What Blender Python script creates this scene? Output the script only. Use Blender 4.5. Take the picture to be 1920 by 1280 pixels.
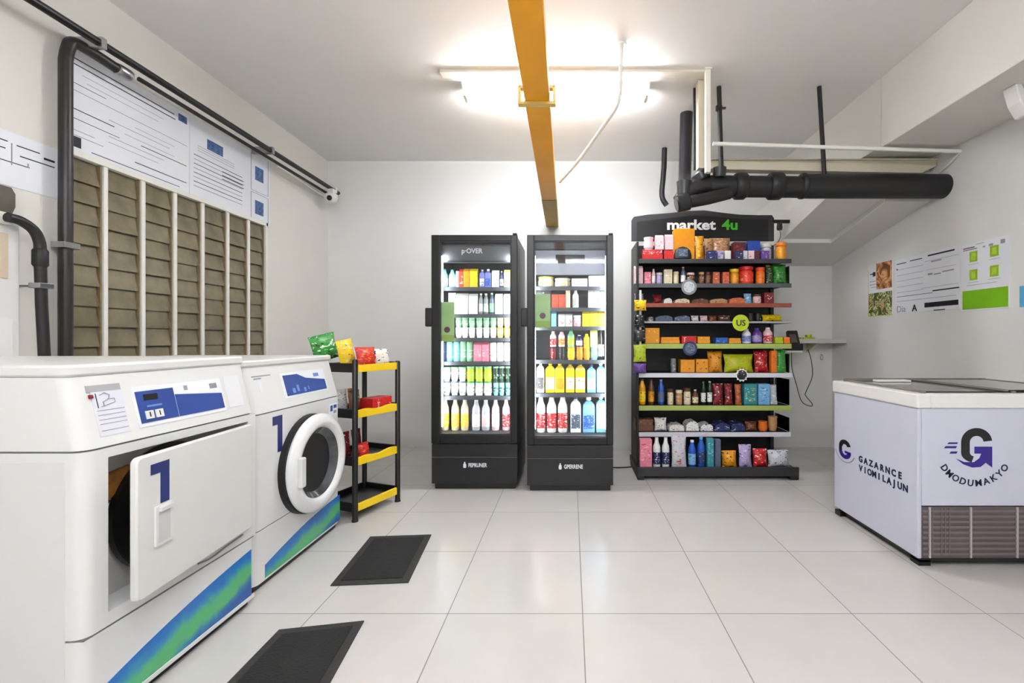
import bpy, math, random
from mathutils import Vector, Matrix
random.seed(7)
for o in list(bpy.data.objects): bpy.data.objects.remove(o)
scene = bpy.context.scene
COL = scene.collection
PI = math.pi
F, CX, CY, HC = 862.0, 1070.0, 635.0, 1.15        # focal length in pixels, vanishing point, eye height
XL, XR, YB, YR, ZC = -2.576, 2.774, 4.88, -3.6, 3.035

# ------------------------------------------------------------------ camera
cam = bpy.data.objects.new('camera', bpy.data.cameras.new('camera'))
COL.objects.link(cam); scene.camera = cam
cam.location = (0, 0, HC); cam.rotation_euler = (PI/2, 0, 0)
cam.data.sensor_width = 36; cam.data.lens = 36*F/1920
cam.data.shift_x = (960-CX)/1920; cam.data.shift_y = (CY-640)/1920
cam.data.clip_start = .05
# ------------------------------------------------------------------ world and exposure
w = bpy.data.worlds.new('world'); scene.world = w; w.use_nodes = True
w.node_tree.nodes['Background'].inputs[0].default_value = (.8, .85, .9, 1)
w.node_tree.nodes['Background'].inputs[1].default_value = .3
vs = scene.view_settings
vs.view_transform = 'Standard'; vs.look = 'None'; vs.gamma = 1; vs.exposure = 1.75; vs.use_curve_mapping = False
TUBE_STRENGTH = 42.0          # emission of the fluorescent tubes
COOLER_LED = 2.0             # watts of each cooler's LED strip

# ------------------------------------------------------------------ helpers
def X_(px, Y): return (px-CX)*Y/F
def Z_(py, Y): return HC-(py-CY)*Y/F

MATS = {}
def lin(c): return tuple((v/12.92 if v <= .04045 else ((v+.055)/1.055)**2.4) for v in c)
def mat(name, rgb, rough=.5, metal=0, noise=0, nscale=8, emit=0, bump=0, coat=0):
    """rgb is the sRGB colour 0..255; a soft procedural mottling when noise > 0"""
    if name in MATS: return MATS[name]
    m = bpy.data.materials.new(name); m.use_nodes = True
    nt = m.node_tree; b = nt.nodes['Principled BSDF']
    c = lin([v/255 for v in rgb])
    b.inputs['Base Color'].default_value = (*c, 1)
    b.inputs['Roughness'].default_value = rough; b.inputs['Metallic'].default_value = metal
    if coat: b.inputs['Coat Weight'].default_value = coat
    if emit:
        b.inputs['Emission Color'].default_value = (*c, 1); b.inputs['Emission Strength'].default_value = emit
    if noise or bump:
        tc = nt.nodes.new('ShaderNodeTexCoord'); n = nt.nodes.new('ShaderNodeTexNoise')
        n.inputs['Scale'].default_value = nscale; n.inputs['Detail'].default_value = 4
        nt.links.new(tc.outputs['Object'], n.inputs['Vector'])
        if noise:
            r = nt.nodes.new('ShaderNodeValToRGB')
            r.color_ramp.elements[0].position = .3; r.color_ramp.elements[1].position = .7
            r.color_ramp.elements[0].color = (*[max(0, v*(1-noise)) for v in c], 1)
            r.color_ramp.elements[1].color = (*[min(1, v*(1+noise)) for v in c], 1)
            nt.links.new(n.outputs['Fac'], r.inputs['Fac']); nt.links.new(r.outputs['Color'], b.inputs['Base Color'])
        if bump:
            bp = nt.nodes.new('ShaderNodeBump'); bp.inputs['Strength'].default_value = bump; bp.inputs['Distance'].default_value = .01
            nt.links.new(n.outputs['Fac'], bp.inputs['Height']); nt.links.new(bp.outputs['Normal'], b.inputs['Normal'])
    MATS[name] = m
    return m

COLORS = dict(white=(236,236,232), offwhite=(225,222,214), cream=(228,214,180), black=(20,20,22), dark=(40,38,40), grey=(128,130,132),
    lightgrey=(185,188,190), silver=(196,200,206), red=(196,28,32), darkred=(120,20,28), orange=(236,120,22), amber=(226,150,24), yellow=(246,206,20),
    paleyellow=(246,232,120), lime=(176,196,30), green=(46,140,50), darkgreen=(20,52,30), palegreen=(140,200,150), teal=(50,140,150),
    cyan=(130,210,222), lightblue=(120,180,222), blue=(36,84,180), navy=(32,40,92), periwinkle=(120,130,205), purple=(96,60,140), lilac=(176,160,206),
    pink=(226,130,150), palepink=(240,200,205), brown=(104,62,38), tan=(186,140,96), terracotta=(190,96,60), maroon=(90,26,34), slate=(84,98,120), redorange=(228,62,30))
def flat(c, rough=.45): return mat('plain_%s' % c, COLORS[c], rough, noise=.05, nscale=30)
def printed(c1, c2, c3='white', scale=52):
    """packaging print: blotches of three colours with hard edges, the way artwork on a pack reads from afar"""
    nm = 'print_%s_%s_%s_%d' % (c1, c2, c3, scale)
    if nm in MATS: return MATS[nm]
    m = bpy.data.materials.new(nm); m.use_nodes = True; nt = m.node_tree; b = nt.nodes['Principled BSDF']
    b.inputs['Roughness'].default_value = .4
    tc = nt.nodes.new('ShaderNodeTexCoord'); mp = nt.nodes.new('ShaderNodeMapping')
    mp.inputs['Location'].default_value = (random.random()*9, random.random()*9, random.random()*9)
    mp.inputs['Scale'].default_value = (.75, .3, 1.5)
    n = nt.nodes.new('ShaderNodeTexNoise'); n.inputs['Scale'].default_value = scale; n.inputs['Detail'].default_value = 2.5
    r = nt.nodes.new('ShaderNodeValToRGB'); r.color_ramp.interpolation = 'CONSTANT'
    el = r.color_ramp.elements
    el[0].position = 0; el[0].color = (*lin([v/255 for v in COLORS[c3]]), 1)
    el[1].position = .38; el[1].color = (*lin([v/255 for v in COLORS[c1]]), 1)
    e = el.new(.64); e.color = (*lin([v/255 for v in COLORS[c2]]), 1)
    nt.links.new(tc.outputs['Object'], mp.inputs['Vector']); nt.links.new(mp.outputs['Vector'], n.inputs['Vector'])
    nt.links.new(n.outputs['Fac'], r.inputs['Fac']); nt.links.new(r.outputs['Color'], b.inputs['Base Color'])
    MATS[nm] = m
    return m
def glassy(name, tint=(1, 1, 1), refl=.5, rough=.02):
    """thin pane: transparent, with a fresnel-weighted mirror reflection"""
    if name in MATS: return MATS[name]
    m = bpy.data.materials.new(name); m.use_nodes = True; nt = m.node_tree
    for n in list(nt.nodes): nt.nodes.remove(n)
    out = nt.nodes.new('ShaderNodeOutputMaterial'); mx = nt.nodes.new('ShaderNodeMixShader')
    tr = nt.nodes.new('ShaderNodeBsdfTransparent'); gl = nt.nodes.new('ShaderNodeBsdfGlossy'); fr = nt.nodes.new('ShaderNodeFresnel')
    ml = nt.nodes.new('ShaderNodeMath'); ml.operation = 'MULTIPLY'; ml.inputs[1].default_value = refl*2
    fr.inputs['IOR'].default_value = 1.5; gl.inputs['Roughness'].default_value = rough
    tr.inputs['Color'].default_value = (*tint, 1)
    nt.links.new(fr.outputs[0], ml.inputs[0]); nt.links.new(ml.outputs[0], mx.inputs[0])
    nt.links.new(tr.outputs[0], mx.inputs[1]); nt.links.new(gl.outputs[0], mx.inputs[2]); nt.links.new(mx.outputs[0], out.inputs[0])
    MATS[name] = m
    return m

W0 = {}                        # world location of every object, so children can be placed
def link(o, parent, wl, kind=None):
    COL.objects.link(o); p = Vector((0, 0, 0))
    if parent is not None:
        o.parent = parent; p = W0[parent.name]
    o.location = Vector(wl)-p; W0[o.name] = Vector(wl)
    return o
def tag(o, label=None, cat=None, group=None, kind=None):
    if label: o['label'] = label
    if cat: o['category'] = cat
    if group: o['group'] = group
    if kind: o['kind'] = kind
    return o
def empty(name, loc, label, cat, group=None):
    return tag(link(bpy.data.objects.new(name, None), None, loc), label, cat, group)

class MB:
    """collects shapes in world coordinates; build() links them as ONE mesh object"""
    def __init__(s, xf=None): s.v = []; s.f = []; s.m = []; s.xf = xf
    def add(s, vs_, fs, m=0):
        n = len(s.v); s.v += [Vector(v) for v in vs_]
        for f in fs: s.f.append([n+i for i in f]); s.m.append(m)
        return s
    def box(s, x0, x1, y0, y1, z0, z1, m=0):
        if x0 > x1: x0, x1 = x1, x0
        if y0 > y1: y0, y1 = y1, y0
        if z0 > z1: z0, z1 = z1, z0
        return s.add([(x0,y0,z0),(x1,y0,z0),(x1,y1,z0),(x0,y1,z0),(x0,y0,z1),(x1,y0,z1),(x1,y1,z1),(x0,y1,z1)],
              [(0,3,2,1),(4,5,6,7),(0,1,5,4),(1,2,6,5),(2,3,7,6),(3,0,4,7)], m)
    def prism(s, pts, ax, a, b, m=0):
        """pts 2D outline extruded along axis ax from a to b; the 2D axes are the remaining ones in x,y,z order"""
        n = len(pts)
        def P(p, t): return {'x': (t, p[0], p[1]), 'y': (p[0], t, p[1]), 'z': (p[0], p[1], t)}[ax]
        vs_ = [P(p, a) for p in pts]+[P(p, b) for p in pts]
        fs = [tuple(range(n-1, -1, -1)), tuple(range(n, 2*n))]+[(i, (i+1) % n, n+(i+1) % n, n+i) for i in range(n)]
        return s.add(vs_, fs, m)
    def lathe(s, prof, c, axis=(0, 0, 1), n=20, m=0, sx=1, sy=1, caps=True):
        """prof [(r, h)...] round axis through c"""
        ax = Vector(axis).normalized(); t = Vector((0, 0, 1)) if abs(ax.z) < .9 else Vector((1, 0, 0))
        u = t.cross(ax).normalized(); v = ax.cross(u); c = Vector(c); vs_ = []
        for r, h in prof:
            for k in range(n):
                a = 2*PI*(k+.5)/n; vs_.append(c+ax*h+u*(r*math.cos(a)*sx)+v*(r*math.sin(a)*sy))
        fs = []
        for j in range(len(prof)-1):
            for k in range(n): fs.append((j*n+k, j*n+(k+1) % n, (j+1)*n+(k+1) % n, (j+1)*n+k))
        if caps: fs += [tuple(range(n-1, -1, -1)), tuple((len(prof)-1)*n+k for k in range(n))]
        return s.add(vs_, fs, m)
    def tube(s, pts, r, n=10, m=0):
        pts = [Vector(p) for p in pts]; vs_ = []; u = None
        for i, p in enumerate(pts):
            d = (pts[min(i+1, len(pts)-1)]-pts[max(i-1, 0)]).normalized()
            if u is None:
                t = Vector((0, 0, 1)) if abs(d.z) < .9 else Vector((1, 0, 0)); u = t.cross(d).normalized()
            else: u = (u-d*u.dot(d)).normalized()
            v = d.cross(u)
            for k in range(n):
                a = 2*PI*k/n; vs_.append(p+(u*math.cos(a)+v*math.sin(a))*r)
        fs = [(j*n+k, j*n+(k+1) % n, (j+1)*n+(k+1) % n, (j+1)*n+k) for j in range(len(pts)-1) for k in range(n)]
        fs += [tuple(range(n-1, -1, -1)), tuple((len(pts)-1)*n+k for k in range(n))]
        return s.add(vs_, fs, m)
    def build(s, name, mats, parent=None, bevel=0, smooth=0, seg=2):
        if not isinstance(mats, (list, tuple)): mats = [mats]
        vs_ = [Vector(s.xf(v)) for v in s.v] if s.xf else s.v
        lo = Vector([min(v[i] for v in vs_) for i in range(3)]); hi = Vector([max(v[i] for v in vs_) for i in range(3)])
        o0 = Vector(((lo.x+hi.x)/2, (lo.y+hi.y)/2, lo.z))
        me = bpy.data.meshes.new(name); me.from_pydata([v-o0 for v in vs_], [], s.f)
        for m in mats: me.materials.append(m)
        for p, mi in zip(me.polygons, s.m): p.material_index = mi
        me.update()
        import bmesh
        bm = bmesh.new(); bm.from_mesh(me); bmesh.ops.recalc_face_normals(bm, faces=bm.faces); bm.to_mesh(me); bm.free()
        if smooth:
            for p in me.polygons: p.use_smooth = True
            me.set_sharp_from_angle(angle=math.radians(smooth))
        o = bpy.data.objects.new(name, me); link(o, parent, o0)
        if bevel:
            b = o.modifiers.new('bevel', 'BEVEL'); b.width = bevel; b.segments = seg; b.limit_method = 'ANGLE'; b.angle_limit = math.radians(40)
        return o
def bezier(pts, n=8):
    """smooth polyline through pts (Catmull-Rom)"""
    P = [Vector(p) for p in pts]; P = [P[0]*2-P[1]]+P+[P[-1]*2-P[-2]]; out = []
    for i in range(1, len(P)-2):
        for k in range(n):
            t = k/n
            out.append(.5*((2*P[i])+(P[i+1]-P[i-1])*t+(2*P[i-1]-5*P[i]+4*P[i+1]-P[i+2])*t*t+(3*P[i]-P[i-1]-3*P[i+1]+P[i+2])*t**3))
    out.append(P[-2]); return out
def lettering(text, size, org, right, up, m, parent, name='lettering', align='LEFT', sx=1, depth=.0012, bold=0):
    """real raised letters; org is the baseline point"""
    c = bpy.data.curves.new(name, 'FONT'); c.body = text; c.size = size; c.align_x = align; c.extrude = depth/2; c.offset = bold
    c.resolution_u = 3
    t = bpy.data.objects.new(name, c); COL.objects.link(t)
    bpy.context.view_layer.update()
    me = bpy.data.meshes.new_from_object(t); bpy.data.objects.remove(t)
    me.materials.clear(); me.materials.append(m)
    r = Vector(right).normalized(); u = Vector(up).normalized(); n = r.cross(u)
    for v in me.vertices:
        q = r*(v.co.x*sx)+u*v.co.y+n*v.co.z; v.co = q
    o = bpy.data.objects.new(name, me); link(o, parent, Vector(org)); return o

# common materials
M_white = mat('white_enamel', (226,226,224), .35, noise=.015, nscale=3)
M_seam = mat('seam_grey', (120,120,122), .6)
M_black = mat('black_plastic', (14,13,15), .35, noise=.1, nscale=20)
M_dark = mat('charcoal_plastic', (38,37,40), .45, noise=.06, nscale=20)
M_pipe = mat('black_pipe_paint', (24,22,23), .5, noise=.15, nscale=12)
M_steel = mat('brushed_steel', (170,170,172), .3, 1)
M_blue = mat('panel_blue', (42,70,146), .35, noise=.06, nscale=10)
M_paper = mat('poster_paper', (232,234,240), .45, noise=.01, nscale=4)
M_ink = mat('poster_ink', (20,20,26), .6)
M_inkgrey = mat('poster_ink_grey', (150,152,160), .6)
M_wblue = mat('numeral_blue', (34,46,108), .4)

# ================================================================== SETTING
def wallmat(name, rgb, rough=.7):
    m = mat(name, rgb, rough, noise=.02, nscale=1.3, bump=.04); return m
M_wall = wallmat('wall_paint', (227,226,223)); M_wall2 = wallmat('wall_paint_left', (225,221,214)); M_ceil = wallmat('ceiling_paint', (238,235,233), .6)
def floor_mat():
    m = bpy.data.materials.new('floor_tiles'); m.use_nodes = True; nt = m.node_tree; b = nt.nodes['Principled BSDF']; L = nt.links.new
    g = nt.nodes.new('ShaderNodeNewGeometry'); sp = nt.nodes.new('ShaderNodeSeparateXYZ'); L(g.outputs['Position'], sp.inputs[0])
    def M(op, a, bb=None, c=None):
        n = nt.nodes.new('ShaderNodeMath'); n.operation = op
        for i, v in enumerate((a, bb, c)):
            if v is None: continue
            if isinstance(v, (int, float)): n.inputs[i].default_value = v
            else: L(v, n.inputs[i])
        return n.outputs[0]
    T = .5635; masks = []; ids = []
    for s_, off in ((sp.outputs[0], .05), (sp.outputs[1], 1.925)):
        q = M('DIVIDE', M('SUBTRACT', s_, off), T); fr = M('FRACT', q); ids.append(M('FLOOR', q))
        d = M('MINIMUM', fr, M('SUBTRACT', 1.0, fr)); masks.append(M('LESS_THAN', d, .0038))
    grout = M('MAXIMUM', masks[0], masks[1])
    cmb = nt.nodes.new('ShaderNodeCombineXYZ'); L(ids[0], cmb.inputs[0]); L(ids[1], cmb.inputs[1])
    wn = nt.nodes.new('ShaderNodeTexWhiteNoise'); L(cmb.outputs[0], wn.inputs['Vector'])
    ns = nt.nodes.new('ShaderNodeTexNoise'); ns.inputs['Scale'].default_value = 5; ns.inputs['Detail'].default_value = 5; L(g.outputs['Position'], ns.inputs['Vector'])
    fac = M('ADD', M('MULTIPLY', wn.outputs['Value'], .35), M('MULTIPLY', ns.outputs['Fac'], .65))
    r = nt.nodes.new('ShaderNodeValToRGB'); L(fac, r.inputs[0])
    r.color_ramp.elements[0].color = (*lin((.765,.75,.735)), 1); r.color_ramp.elements[1].color = (*lin((.82,.805,.79)), 1)
    mx = nt.nodes.new('ShaderNodeMix'); mx.data_type = 'RGBA'; L(grout, mx.inputs[0]); L(r.outputs[0], mx.inputs[6]); mx.inputs[7].default_value = (*lin((.5,.49,.49)), 1)
    L(mx.outputs[2], b.inputs['Base Color'])
    b.inputs['Roughness'].default_value = .24
    rr = M('ADD', M('MULTIPLY', grout, .5), M('ADD', M('MULTIPLY', ns.outputs['Fac'], .12), .14)); L(rr, b.inputs['Roughness'])
    return m
def struct(mb, name, m, **k): return tag(mb.build(name, m, **k), kind='structure')
T_ = .2
struct(MB().box(XL-T_, XR+T_, YR-T_, YB+T_, -.2, 0), 'floor', floor_mat())
struct(MB().box(XL-T_, XR+T_, YR-T_, YB+T_, ZC, ZC+.2), 'ceiling', M_ceil)
struct(MB().box(XL-T_, XR+T_, YB, YB+T_, 0, ZC), 'wall_back', M_wall)
struct(MB().box(XR, XR+T_, YR, YB, 0, ZC), 'wall_right', M_wall)
struct(MB().box(XL-T_, XR+T_, YR-T_, YR, 0, ZC), 'wall_rear', M_wall)
# left wall with the louvre window opening
WY0, WY1, WZ0, WZ1 = 2.32, 3.90, .98, 2.13
b = MB()
b.box(XL-T_, XL, YR, WY0, 0, ZC).box(XL-T_, XL, WY1, YB, 0, ZC).box(XL-T_, XL, WY0, WY1, 0, WZ0).box(XL-T_, XL, WY0, WY1, WZ1, ZC)
struct(b, 'wall_left', M_wall2)
# right ceiling beam
struct(MB().box(2.24, XR, YR, 3.32, 2.53, ZC), 'trim_1', M_wall2, bevel=.006)
struct(MB().box(2.24, XR, 3.32, YB, 2.54, ZC), 'trim_2', M_wall2)
# sloping landing (bulkhead) in the back right corner
ZF, SL = 2.213, -.2208
def zs(Y): return ZF+SL*(Y-3.553)
LX = 1.98
b = MB(); b.prism([(3.553, zs(3.553)+.03), (YB, zs(YB)+.03), (YB, 2.5), (3.553, 2.47)], 'x', LX, XR)
b.prism([(3.553, zs(3.553)), (YB, zs(YB)), (YB, zs(YB)+.03), (3.553, zs(3.553)+.03)], 'x', 2.44, XR)
b.prism([(4.30, zs(4.30)), (YB, zs(YB)), (YB, zs(YB)+.03), (4.30, zs(4.30)+.03)], 'x', LX, 2.44)
struct(b, 'trim_3', M_wall2)
M_edge = mat('edge_bead_white', (240,238,232), .5)
b = MB(); b.prism([(3.56, zs(3.56)-.004), (4.31, zs(4.31)-.004), (4.31, zs(4.31)+.031), (3.56, zs(3.56)+.031)], 'x', 2.425, 2.44)
b.prism([(4.288, zs(4.288)-.004), (4.305, zs(4.305)-.004), (4.305, zs(4.3)+.031), (4.288, zs(4.288)+.031)], 'x', LX+.005, 2.44)
struct(b, 'trim_4', M_edge)

# louvre window ----------------------------------------------------
M_frame = mat('window_frame_white', (232,230,222), .5, noise=.02)
M_louvre = mat('louvre_glass', (118,108,84), .22, noise=.28, nscale=7)
win = tag(MB().box(XL-.16, XL-.145, WY0, WY1, WZ0, WZ1).build('window_1', mat('window_backing', (82,74,56), .8, noise=.2, nscale=6)), kind='structure')
muls = [2.544, 2.769, 2.993, 3.218, 3.453, 3.676]
b = MB().box(XL-.10, XL+.01, WY0, WY1, WZ1-.03, WZ1).box(XL-.10, XL+.012, WY0, WY1, WZ0-.02, WZ0+.03)
b.box(XL-.10, XL+.01, WY1-.025, WY1, WZ0, WZ1).box(XL-.10, XL+.01, WY0, WY0+.025, WZ0, WZ1)
b.build('window_frame', M_frame, win, bevel=.003)
for y in muls: MB().box(XL-.036, XL+.006, y-.012, y+.012, WZ0+.03, WZ1-.03).build('mullion', M_frame, win, bevel=.003)
edges = [WY0+.02]+muls+[WY1-.02]
for i in range(7):
    y0, y1 = edges[i]+.015, edges[i+1]-.015
    b = MB(); nl = 10; dz = (WZ1-WZ0-.06)/nl; rl = random.Random(i)
    for k in range(nl):
        z0 = WZ0+.03+k*dz; t = rl.uniform(-.006, .006)
        # every blade leans out at its foot and laps over the one below
        b.add([(XL-.012+t, y0, z0-.012), (XL-.012+t, y1-.012, z0-.012), (XL-.030, y1-.012, z0+dz*1.02), (XL-.030, y0, z0+dz*1.02),
               (XL-.007+t, y0, z0-.012), (XL-.007+t, y1-.012, z0-.012), (XL-.025, y1-.012, z0+dz*1.02), (XL-.025, y0, z0+dz*1.02)],
              [(0,3,2,1),(4,5,6,7),(0,1,5,4),(1,2,6,5),(2,3,7,6),(3,0,4,7)], 0)
        b.prism([(XL-.006, z0-.01), (XL-.02, z0+.05), (XL-.048, z0+dz*.98), (XL-.07, z0+dz*.98), (XL-.07, z0)], 'y', y1-.012, y1-.008, 1)
    b.box(XL-.09, XL-.004, y1-.006, y1+.002, WZ0+.03, WZ1-.03, 1)
    b.build('louvre_panel', [M_louvre, mat('louvre_clip', (132,118,88), .5, noise=.15, nscale=20)], win)

# ================================================================== OVERHEAD THINGS
# fluorescent fixtures
M_tube = mat('lit_tube', (244,249,255), .4, emit=TUBE_STRENGTH)
def fixture(x0, x1, y, label, drop=0):
    t = empty('fluorescent_light', ((x0+x1)/2, y, ZC-.1), label, 'ceiling light')
    z = ZC-drop
    b = MB(); b.prism([(y-.06, z), (y+.06, z), (y+.035, z-.045), (y-.035, z-.045)], 'x', x0, x1)
    b.build('housing', M_frame, t, bevel=.003)
    if drop:  # the out-of-view fixtures are lowered so more light reaches the ceiling
        for x in (x0+.2, x1-.2): MB().tube([(x, y, z), (x, y, ZC)], .004, 6).build('suspension_wire', M_steel, t)
    for x in (x0+.02, x1-.02):
        MB().box(x-.012, x+.012, y-.055, y+.055, z-.105, z-.04).build('lamp_holder', M_frame, t, bevel=.004)
    for s in (-1, 1):
        MB().lathe([(.0135, 0), (.0135, x1-x0-.07)], (x0+.035, y+s*.033, z-.082), (1, 0, 0), 14).build('tube', M_tube, t, smooth=40)
    return t
fixture(-.80, .58, 3.42, 'lit white fluorescent tube light on the ceiling, behind the yellow beam')
fixture(-.72, .72, -1.9, 'lit fluorescent tube light hanging behind the camera', .32)
fixture(-.72, .72, .35, 'added unseen tube light hanging above the camera to even out the light', .32)  # extra lamp out of view, added to even out the room light
tag(MB().box(-.92, .98, 3.215, 3.30, ZC-.018, ZC).build('cable_trunking', mat('trunking', (222,214,200), .5), bevel=.004), 'flat beige cable trunking strip across the ceiling above the lit tube light', 'cable trunking')

# yellow beam
bm_ = empty('overhead_beam', (-.18, 2.6, 2.34), 'yellow overhead beam running from the camera to the back wall', 'beam')
M_yel = mat('yellow_paint', (246,170,8), .42, noise=.05, nscale=3)
def beamx(Y): return -.16-.035*(Y-1.6)/3.3
b = MB(); ya, yb_ = -1.5, 3.95
b.add([(beamx(ya)-.06, ya, 2.34), (beamx(ya)+.06, ya, 2.34), (beamx(yb_)+.065, yb_, 2.34), (beamx(yb_)-.065, yb_, 2.34),
       (beamx(ya)-.06, ya, 2.40), (beamx(ya)+.06, ya, 2.40), (beamx(yb_)+.065, yb_, 2.40), (beamx(yb_)-.065, yb_, 2.40)],
      [(0,3,2,1),(4,5,6,7),(0,1,5,4),(1,2,6,5),(2,3,7,6),(3,0,4,7)])
b.build('rail', M_yel, bm_, bevel=.006)
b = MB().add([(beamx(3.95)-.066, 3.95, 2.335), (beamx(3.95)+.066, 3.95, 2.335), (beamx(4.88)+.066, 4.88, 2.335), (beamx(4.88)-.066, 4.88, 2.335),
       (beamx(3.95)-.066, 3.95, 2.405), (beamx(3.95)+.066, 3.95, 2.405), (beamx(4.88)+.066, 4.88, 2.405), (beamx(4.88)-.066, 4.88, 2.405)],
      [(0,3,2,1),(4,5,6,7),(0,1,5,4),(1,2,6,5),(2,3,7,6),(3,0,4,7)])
b.build('beam_end', mat('olive_yellow', (176,140,16), .5, noise=.08), bm_, bevel=.005)  # last stretch of the beam, coloured darker and slightly thicker
MB().box(-.265, -.075, 2.30, 2.335, 2.325, 2.34).box(-.265, -.25, 2.30, 2.335, 2.34, 2.42).box(-.09, -.075, 2.30, 2.335, 2.34, 2.42).box(-.26, -.08, 2.30, 2.335, 2.405, 2.42).build('bracket', mat('bracket_yellow', (232,196,110), .5), bm_, bevel=.002)
for y in (2.32, 4.5, .2):
    MB().tube([(-.16-.01*y/3, y, 2.40), (-.16-.01*y/3, y, ZC)], .006).build('hanger', M_frame, bm_, smooth=40)
# curved conduit
pts = bezier([(X_(1165,2.93), 2.93, ZC), (X_(1164,2.95), 2.95, 2.88), (X_(1160,3.0), 3.0, 2.70), (X_(1130,3.15), 3.15, 2.60), (X_(1085,3.4), 3.4, 2.47), (X_(1049,3.62), 3.62, 2.385)], 8)
t = tag(MB().tube(pts, .012).build('conduit_pipe', M_frame, smooth=60), 'thin curved white conduit dropping from the ceiling to the yellow beam', 'conduit')
MB().lathe([(.035, 0), (.035, .012), (.016, .02)], (X_(1165,2.93), 2.93, ZC-.02), n=14).build('ceiling_flange', M_frame, t, smooth=40)

# pipes in the right corner
YP = 3.42
t = empty('drain_pipe', (2.0, YP, 2.29), 'thick black drain pipe running horizontally into the right wall', 'pipe')
b = MB().lathe([(.088, 0), (.088, XR-1.72)], (1.72, YP, 2.283), (1, 0, 0), 28); b.build('straight_pipe', M_pipe, t, smooth=40)
b = MB().lathe([(.078, 0), (.078, 1.72-1.02)], (1.02, YP, 2.285), (1, 0, -.01), 28); b.build('straight_pipe', M_pipe, t, smooth=40)
for x, r, wd in ((1.215, .098, .09), (1.47, .10, .10), (1.70, .094, .05)):
    MB().lathe([(r-.012, 0), (r, .015), (r, wd-.015), (r-.012, wd)], (x, YP, 2.285), (1, 0, 0), 28).build('coupling', mat('pipe_coupling', (20,19,20), .45), t, smooth=40)
b = MB().tube(bezier([(1.06, YP, 2.28), (.95, YP-.02, 2.275), (.87, YP-.02, 2.23), (.82, YP-.02, 2.16)], 6), .07, 20)
b.build('elbow', M_pipe, t, smooth=60)
b = MB().tube([(1.16, YP-.06, 2.215), (.99, YP-.09, 2.165), (.81, YP-.10, 2.13)], .044, 18); b.build('branch_pipe', M_pipe, t, smooth=60)
MB().lathe([(.05, 0), (.062, .01), (.062, .09), (.05, .10)], (.86, YP-.095, 2.145), (-1, 0, -.25), 22).build('end_cap', mat('pipe_cap', (26,26,28), .3), t, smooth=40)
MB().lathe([(.055, 0), (.066, .01), (.066, .06), (.055, .07)], (.98, YP-.03, 2.32), (-.5, 0, .7), 22).lathe([(.045, 0), (.05, .07)], (1.09, YP-.05, 2.33), (0, 0, 1), 18).lathe([(.05, 0), (.055, .10)], (.83, YP-.05, 2.20), (0, 0, 1), 18).build('fitting', mat('pipe_fitting', (44,43,45), .35), t, smooth=40)
t = tag(MB().tube([(X_(1287,3.85), 3.85, ZC), (X_(1284,3.85), 3.85, 2.52), (X_(1285,3.6), 3.62, 2.36), (X_(1290,3.5), 3.5, 2.26)], .052, 24).build('vertical_pipe', mat('vertical_pipe_black', (32,31,35), .3), smooth=60), 'fat black vertical pipe from the ceiling down to the drain fittings', 'pipe')
t = tag(MB().box(X_(1322,3.22), X_(1331,3.22), 3.20, 3.235, 2.31, ZC).build('support_post', mat('post_white', (236,232,222), .5), bevel=.002), 'slim white vertical post at the left end of the white rail', 'post')
MB().box(X_(1320,3.22), X_(1333,3.22), 3.19, 3.245, ZC-.01, ZC).build('foot_plate', M_frame, t)
M_beige = mat('beige_steel', (214,206,184), .5, noise=.03, nscale=5)
t = tag(MB().box(X_(1305,3.40), X_(1321,3.40), 3.34, 3.40, 2.39, ZC).build('hanger_post', M_beige, bevel=.003), 'wide beige vertical post beside the slim white one', 'post')
t = tag(MB().tube([(1.0, 3.23, 2.52), (XR, 3.275, 2.485)], .014, 10).build('horizontal_rail', mat('rail_white', (238,236,230), .45), smooth=60), 'thin white horizontal rail in front of the beige channel', 'rail')
b = MB(); b.prism([(1.06, 2.435), (XR-.12, 2.405), (XR, 2.46), (XR, 2.50), (1.06, 2.50)], 'y', 3.48, 3.535)
b.box(1.06, XR, 3.462, 3.54, 2.500, 2.508).prism([(1.06, 2.428), (XR-.12, 2.398), (XR-.12, 2.406), (1.06, 2.436)], 'y', 3.462, 3.54)
t = tag(b.build('channel_beam', M_beige, bevel=.002), 'beige horizontal steel channel above the thick black pipe', 'beam')
def rod(px0, px1, Y, zlo, r, label, collar=None):
    t = tag(MB().tube([(X_(px0, Y), Y, ZC), (X_(px1, Y), Y, zlo)], r, 14).build('hanging_rod', M_pipe, smooth=60), label, 'rod')
    if collar:
        z = collar; x = X_(px0, Y)
        MB().lathe([(r+.008, 0), (r+.008, .03)], (x, Y, z), n=16).box(x, x+.05, Y-.01, Y+.01, z+.01, z+.02).build('collar', M_black, t)
rod(1348, 1353, 3.44, 2.37, .017, 'black rod hanging from the ceiling behind the left end of the rail', 2.86)
rod(1536, 1546, 3.44, 2.36, .016, 'black rod hanging from the ceiling to the middle of the thick pipe')
rod(1302, 1302, 3.46, 2.42, .009, 'thin brown black rod just left of the beige post')
pts = [(X_(1246,4.55), 4.55, ZC)]+bezier([(X_(1245,4.55), 4.55, 2.85), (X_(1243,4.55), 4.55, 2.72), (X_(1241,4.55), 4.55, 2.60), (X_(1243,4.55), 4.55, 2.53), (X_(1250,4.55), 4.55, 2.47)], 6)
tag(MB().tube(pts, .026, 14).build('hose', M_pipe, smooth=60), 'short black bent hose hanging left of the thick black pipes', 'hose')

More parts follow.
